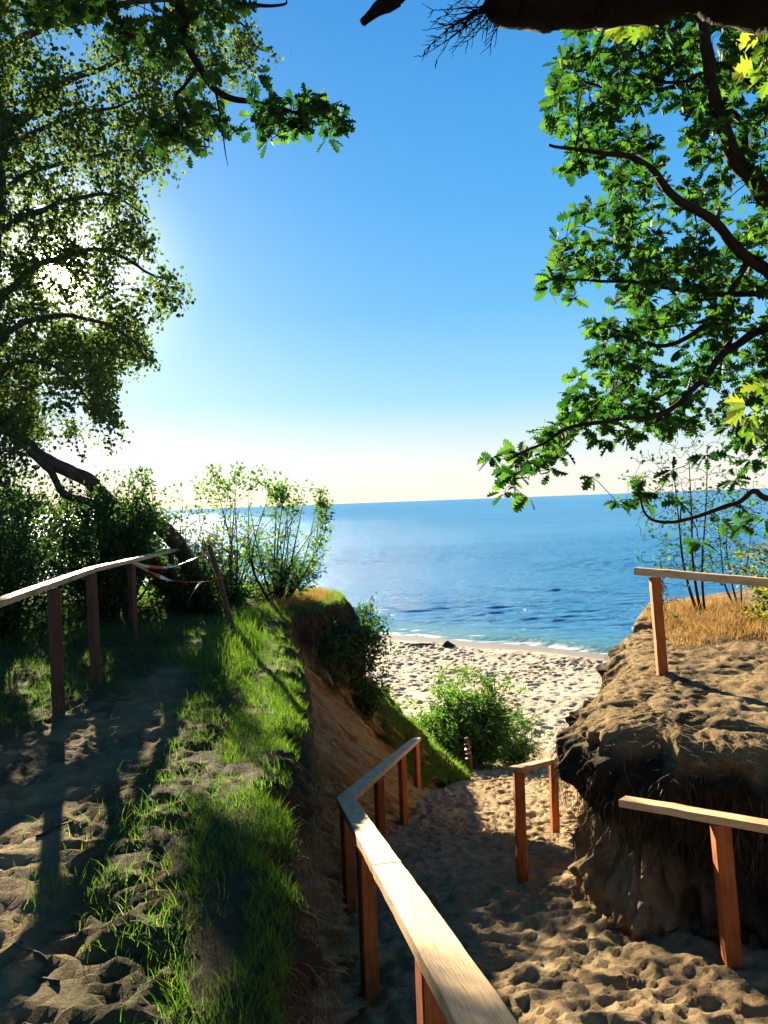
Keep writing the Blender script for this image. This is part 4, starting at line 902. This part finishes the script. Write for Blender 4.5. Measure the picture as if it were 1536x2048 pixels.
bush('bush', -.50, 13.8, 1.1, .42, 18, 2600, 'bush', M['bush'], 'low shrub hanging from the headland face just under the overhang', 'bush', (.045, .07), base_z=-3.9, lean=(.1, -.1))
bush('willow_bush', 2.0, 20.3, 2.5, 1.35, 60, 17000, 'willow', M['willow'], 'bright green rounded willow bush at the foot of the gully on the beach', 'willow bush', (.12, .22), shape=1.5)
bush('willow_bush', 3.3, 21.0, 1.7, .9, 24, 3600, 'willow', M['willow'], 'lower right shoulder of the willow thicket with thinner shoots', 'willow bush', (.10, .16), shape=1.4)
bush('bush', 5.0, 8.9, .85, .6, 20, 3200, 'bush', M['shrub'], 'low olive shrub at the right edge in front of the dry grass tuft', 'bush', (.04, .07))
bush('bush', 5.15, 9.8, 1.15, .8, 24, 4500, 'bush', M['shrub'], 'yellow-green shrub in the dry grass at the right edge', 'bush', (.04, .07))
# bare shrubs on the right bank edge
def bare(px, d, h, spread, n, label, thick=.03):
    b = P(px, 1225, d); b = np.array([b[0], d, gz(b[0], d)-.08]); t = empty('bare_shrub', b, label, 'shrub', 'bare shrubs on the right bank')
    sk = Skel(); tips = []
    ns = 3
    for i in range(ns):
        a = rng.uniform(-.5, .5); top = b+np.array([spread*(-.55+.5*i)*.6, rng.uniform(-.2, .2), h*rng.uniform(.75, 1)])
        sk.limb([b+[.04*i, 0, 0], b*.7+top*.3+[.05*i-.1, 0, 0], b*.4+top*.6+rng.normal(0, .05, 3), top], thick*rng.uniform(.7, 1), .005, 5)
    cl = []
    for i in range(n):
        hh = rng.uniform(.25, 1.05)*h; w = spread*(.25+.75*min(1, hh/h*1.3)); cl.append(b+np.array([rng.uniform(-w, w), rng.normal(0, .25), hh]))
    cl = np.array(cl); ch = grow(sk, cl, .010, .18, -.05, 5, .0034); finish_tree(t, sk, ch, M['bark'], trunk_ids=(0, 1, 2), nlimb=7, ntw=3)
    k = rng.integers(0, len(cl), int(n*1.1)); pos = cl[k]+rng.normal(0, .04, (len(k), 3)); mb = MB()
    leaves_mb(mb, 'bush', pos, nrm(rng.normal(0, 1, (len(k), 3))), rng.uniform(.04, .08, len(k)), .3); mb.build('foliage', M['oak'], t, kind='stuff', smooth=False)
bare(1398, 11.2, 2.7, 1.0, 480, 'tall thin nearly bare shrub behind the right upper handrail post')
bare(1475, 11.8, 1.8, .9, 300, 'lower tangle of bare twigs beside the yellow-green shrub', .02)
bare(1330, 10.6, 1.0, .35, 40, 'small wispy bare shrub at the very edge of the right bank', .008)

# ------------------------------------------------------------------ grass
def blades(pos, h, w, lean=.5, seg=3, flat=0.0, nrmv=None):
    n = len(pos); a = rng.uniform(0, 2*pi, n); side = np.stack([np.cos(a), np.sin(a), 0*a], 1); b = rng.uniform(0, 2*pi, n)
    bend = np.stack([np.cos(b), np.sin(b), 0*b], 1)*(rng.uniform(.1, 1, n)*lean*h)[:, None]
    upv = np.array([0, 0, 1.0])*(1-flat) if nrmv is None else nrmv
    V = []
    for k in range(seg+1):
        f = k/seg; c = pos+upv*(h*f*(1-.25*lean*f))[:, None]+bend*(f**1.8); wd = (w*(1-f)**.7)[:, None]
        if k == seg: V.append(c[:, None, :])
        else: V.append(np.stack([c-side*wd/2, c+side*wd/2], 1))
    V = np.concatenate(V, 1); m = 2*seg+1; T = []
    for k in range(seg-1): T += [(2*k, 2*k+1, 2*k+3), (2*k, 2*k+3, 2*k+2)]
    T.append((2*seg-2, 2*seg-1, 2*seg)); T = np.array(T)
    return V.reshape(-1, 3), (T[None]+(np.arange(n)*m)[:, None, None]).reshape(-1, 3), m
def field(name, n, xr, yr, dens, hr, w, mat, label, cat, lean=.5, flat=0, tuft=.06, per=7, extra=None):
    x = rng.uniform(*xr, n); y = rng.uniform(*yr, n); k = rng.uniform(0, 1, n) < dens(x, y); x, y = x[k], y[k]
    hh = rng.uniform(.5, 1, len(x)); x = np.repeat(x, per)+rng.normal(0, tuft, len(x)*per); y = np.repeat(y, per)+rng.normal(0, tuft, len(y)*per); hh = np.repeat(hh, per)
    pos = np.stack([x, y, Zat(x, y)-.01], 1)
    if extra is not None: pos = np.concatenate([pos, extra]); hh = np.concatenate([hh, rng.uniform(.5, 1, len(extra))])
    h = hh*rng.uniform(hr[0], hr[1], len(pos)); V, T, m = blades(pos, h, np.full(len(pos), w), lean, 3, flat)
    ob = MB().add(V, None, T, np.repeat(rng.uniform(0, 1, len(pos)), m)).build(name, mat, None, smooth=False, kind='stuff'); ob['label'] = label; ob['category'] = cat; return ob
def dl(x, y):
    tl = sdf(POLY_L, x, y); p = fbm(x*1.4, y*1.4, o=4, s=51); q_ = fbm(x*3.5, y*3.5, o=3, s=52)
    e = sstep(1.05, .5, tl+.25*p); f = sstep(9.6, 11, y+.8*p)*.6; s_ = sstep(-2.3, -2.9, x+.5*p)*sstep(5.2, 6.4, y+.5*p); md = sstep(6.6, 7.6, y+1.0*p)*sstep(-2.1, -1.7, x+.5*p)
    return (tl > .05)*(x < .1)*np.clip(np.maximum.reduce([e*(.5 if True else 1)*sstep(-.25, .25, q_), f*.4, s_*.8, md]), .004, 1)
def sheet_pts(XX, YY, ZZ, mask, n):
    i = np.flatnonzero(mask.ravel()); i = i[rng.integers(0, len(i), n)]
    return np.stack([XX.ravel()[i], YY.ravel()[i], ZZ.ravel()[i]-.01], 1)+rng.normal(0, .02, (n, 3))*[1, 1, 0]
depL = LZT[:, None]-LZ
lipgrass = sheet_pts(LX, LY, LZ, (depL < .10) & (LY > 2) & (fbm(LX*2, LY*2, o=3, s=54) > -.1), 9000)
ridgeg = sheet_pts(LX, LY, LZ, (LY > 14.1) & (LX > -.3) & (LV[None, :] > .3) & (LV[None, :] < .93) & (fbm(LX*3, LY*3, o=3, s=56) > -.2), 15000)
wallg = sheet_pts(LX, LY, LZ, ((LZT[:, None]-LZ) > .25) & (LY > 2) & (LY < 14) & (fbm(LX*2+9, LY*2, LZ*2, o=3, s=55) > .28), 2600)
capg = sheet_pts(LX, LY, LZ, (LE[:, 1:2] > 11.8) & (depL < .12), 6500)
field('grass', 19000, (-5.5, 0), (2.0, 16.2), dl, (.04, .15), .0045, M['grass'], 'fresh green grass growing along the edge of the upper path', 'grass', .8, extra=np.concatenate([lipgrass, capg, wallg]))
field('grass', 10, (-1, 0), (14, 15), lambda x, y: x*0+1, (.12, .3), .014, M['grass'], 'yellow-green grass on the ridge running down to the beach', 'grass', .8, extra=ridgeg)
near_lip = sheet_pts(LX, LY, LZ, (depL < .12) & (LY > 1.9) & (LY < 7.5) & (fbm(LX*2.5, LY*2.5, o=3, s=57) > -.15), 17000)
dn = lambda x, y: (sdf(POLY_L, x, y) > .1)*sstep(1.0, .55, sdf(POLY_L, x, y)+.45*fbm(x*1.6, y*1.6, o=3, s=58))*np.clip(.06+sstep(-.05, .35, fbm(x*3, y*3, o=3, s=59)), 0, 1)
field('grass', 9000, (-2.2, 0), (1.9, 7.5), dn, (.03, .15), .0038, M['grass'], 'shaded near grass strip between the sandy path and the left bank edge', 'grass', .9, tuft=.035, extra=near_lip)
dtall = lambda x, y: (sdf(POLY_L, x, y) > .05)*sstep(7.3, 8.5, y)*sstep(-2.6, -1.9, x)*(x < -.6)*sstep(13.5, 12, y)
field('tall_grass', 2600, (-2.8, -.6), (7, 13.4), dtall, (.14, .34), .006, M['grass'], 'taller sunlit grass at the lip of the bank near the leaning stake', 'grass', .6)
def dr(x, y):
    return (sdf(POLY_R, x, y) > .15)*sstep(8.9, 9.7, y+.3*fbm(x*2, y*2, s=3))*(y < 12.2)*sstep(5.6, 4.9, x+.3*fbm(x*2, y*2, s=5))
field('dry_grass', 1500, (-2.0, -.8), (12.8, 15.6), lambda x, y: (sdf(POLY_L, x, y) > .12)*.8, (.10, .28), .006, M['drygrass'], 'small dry orange grass tufts on top of the left headland under the saplings', 'dry grass', .9, per=5)
field('dry_grass', 5200, (2.8, 7.5), (8.2, 13.5), dr, (.07, .34), .007, M['drygrass'], 'thick tuft of orange-brown dry grass behind the right upper handrail post', 'dry grass', 1.1)
dr2 = lambda x, y: (sdf(POLY_R, x, y) > .3)*(y < 9.5)*sstep(-.15, .4, fbm(x*2.5, y*2.5, o=3, s=8))*.8
field('straw_litter', 6000, (1.6, 6.5), (5.3, 9.5), dr2, (.08, .24), .010, M['straw'], 'flattened straw litter lying over the top of the right bank', 'dry grass', 2.2, flat=.8, per=5, tuft=.07, extra=sheet_pts(RX, RY, RZ, (RZT[:, None]-RZ < .3) & (RV[None, :] > .05), 4500))
field('straw_litter', 2600, (-3.2, -.3), (1.8, 8.5), lambda x, y: (sdf(POLY_L, x, y) > .1)*np.clip(.12+sstep(.0, .5, fbm(x*2.2, y*2.2, o=3, s=66)), 0, 1), (.03, .12), .005, M['straw'], 'thin scattered straw and dead stalks on the sandy upper path', 'dry grass', 2.0, flat=.85, per=3, tuft=.08)
# hanging roots and dead grass on the lips
def roots(name, XX, YY, ZZ, NR, mask, n, lr, label, wr=(.002, .005)):
    ii = np.argwhere(mask); ii = ii[rng.integers(0, len(ii), n)]; mb = MB()
    for a, b in ii:
        p0 = np.array([XX[a, b], YY[a, b], ZZ[a, b]]); nn = np.array([NR[a, 0], NR[a, 1], 0]); L = rng.uniform(*lr); tgv = np.array([-nn[1], nn[0], 0])*rng.normal(0, .35)
        p1 = p0+nn*.05*rng.uniform(.3, 1.6)+tgv*L*.4+[0, 0, -L*.35]; p2 = p0+nn*rng.uniform(0, .09)+tgv*L+[0, 0, -L]
        tube(mb, smooth_line([p0-nn*.02, p1, p2], 3), rng.uniform(*wr), .0008, 3, rng.uniform(0, 1))
    ob = mb.build(name, M['root'], None, kind='stuff'); ob['label'] = label; ob['category'] = 'roots'
roots('roots', RX, RY, RZ, RNR, (RZT[:, None]-RZ > .15) & (RZT[:, None]-RZ < .85) & (RX < 4.6), 1700, (.08, .45), 'dark fine roots and dead grass hanging from the turf of the right bank')
roots('roots', LX, LY, LZ, LNR, (depL > .1) & (depL < .5*hl(LE)[:, None]) & (LY > 1.8) & (LY < 15), 3600, (.08, .40), 'dark fine roots hanging from the turf lip of the left bank')

# ------------------------------------------------------------------ small things
def stick(px, py, d, L, ang, label, r=.008, hgt=0.0):
    p = P(px, py, d); x, y = p[0], p[1]; pts = []
    for k in range(6):
        f = k/5-.5; xx = x+cos(ang)*L*f+rng.normal(0, .012); yy = y+sin(ang)*L*f+rng.normal(0, .012); pts.append((xx, yy, gz(xx, yy)+r*.8+hgt*k/5))
    mb = MB(); tube(mb, smooth_line(pts, 3), r, r*.5, 6, lump=.2)
    s0 = np.array(pts[3]); tube(mb, [s0, s0+[cos(ang+.8)*L*.15, sin(ang+.8)*L*.15, .015], s0+[cos(ang+.7)*L*.28, sin(ang+.7)*L*.28, .03]], r*.6, r*.3, 5)
    ob = mb.build('stick', M['bark_pale'], None, origin=pts[0]); ob['label'] = label; ob['category'] = 'stick'
for px, py, L, a, lb in ((75, 1932, .28, 2.4, 'pale forked stick lying on the sunny sand at lower left'), (110, 1660, .20, 1.0, 'thin twig on the lit sand between the shadows of the left posts'), (200, 1400, .45, .15, 'long dry twig on the path between the first two posts of the left handrail'), (320, 1870, .34, -.2, 'dark twig by the grass in the lower left foreground')):
    stick(px, py, onground(px, py), L, a, lb)
# stranded heap on the waterline
def heap(px, py, d, s, label):
    p = P(px, py, d); x, y = p[0], d; z = float(beach_z(np.array(x), np.array(y)))
    u = np.linspace(0, 2*pi, 19)[:-1]; V = [(0, 0, s*.95)]; 
    for k, (rr_, hh) in enumerate(((.35, .7), (.6, .42), (.95, .15), (1.2, -.1))):
        for a in u: q_ = rr_*s*(1+.28*vnoise(np.array(cos(a)*2+k*.4), np.array(sin(a)*2), s=4)); V.append((cos(a)*q_*1.1, sin(a)*q_, s*hh*(1+.2*vnoise(np.array(a*2), np.array(k*1.), s=3))))
    n = 18; T = [(0, 1+j, 1+(j+1) % n) for j in range(n)]; Q_ = [(1+k*n+j, 1+(k+1)*n+j, 1+(k+1)*n+(j+1) % n, 1+k*n+(j+1) % n) for k in range(3) for j in range(n)]
    ob = MB().add(np.array(V)+[x, y, z], Q_, T).build('boulder', M['bark'], None, origin=(x, y, z), smooth=False); ob['label'] = label; ob['category'] = 'rock'
heap(896, 1294, 45.5, .38, 'small dark rock lying on the wet sand at the waterline')
p = P(850, 1292, 46); z = float(beach_z(np.array(p[0]), np.array(46.)))
mb = MB(); tube(mb, smooth_line([(p[0]-.9, 46.2, z), (p[0]-.2, 46.05, z+.12), (p[0]+.5, 46, z+.05), (p[0]+1.0, 45.9, z)], 5), .07, .04, 6, lump=.4)
ob = mb.build('driftwood', M['bark'], None, origin=(p[0], 46, z)); ob['label'] = 'thin dark driftwood log on the waterline beside the small rock'; ob['category'] = 'driftwood'
# dead branch sticking out of the ridge towards the beach
p0 = P(745, 1372, 14.6); t = empty('dead_branch', p0, 'bare dead branch jutting from the left headland over the beach', 'branch')
mb = MB(); tube(mb, smooth_line([p0-[.2, 0, 0], P(765, 1388, 14.6), P(788, 1408, 14.6)], 4), .025, .008, 6, lump=.2); tube(mb, smooth_line([P(765, 1388, 14.6), P(768, 1375, 14.6), P(790, 1392, 14.6), P(797, 1405, 14.5)], 4), .012, .004, 5); mb.build('limb', M['bark'], t)
print('tris', sum(sum(len(p.vertices)-2 for p in m.polygons)*m.users for m in bpy.data.meshes if len(m.polygons) < 900000))
print('polys', sum(len(o.data.polygons) for o in bpy.data.objects if o.type == 'MESH'))
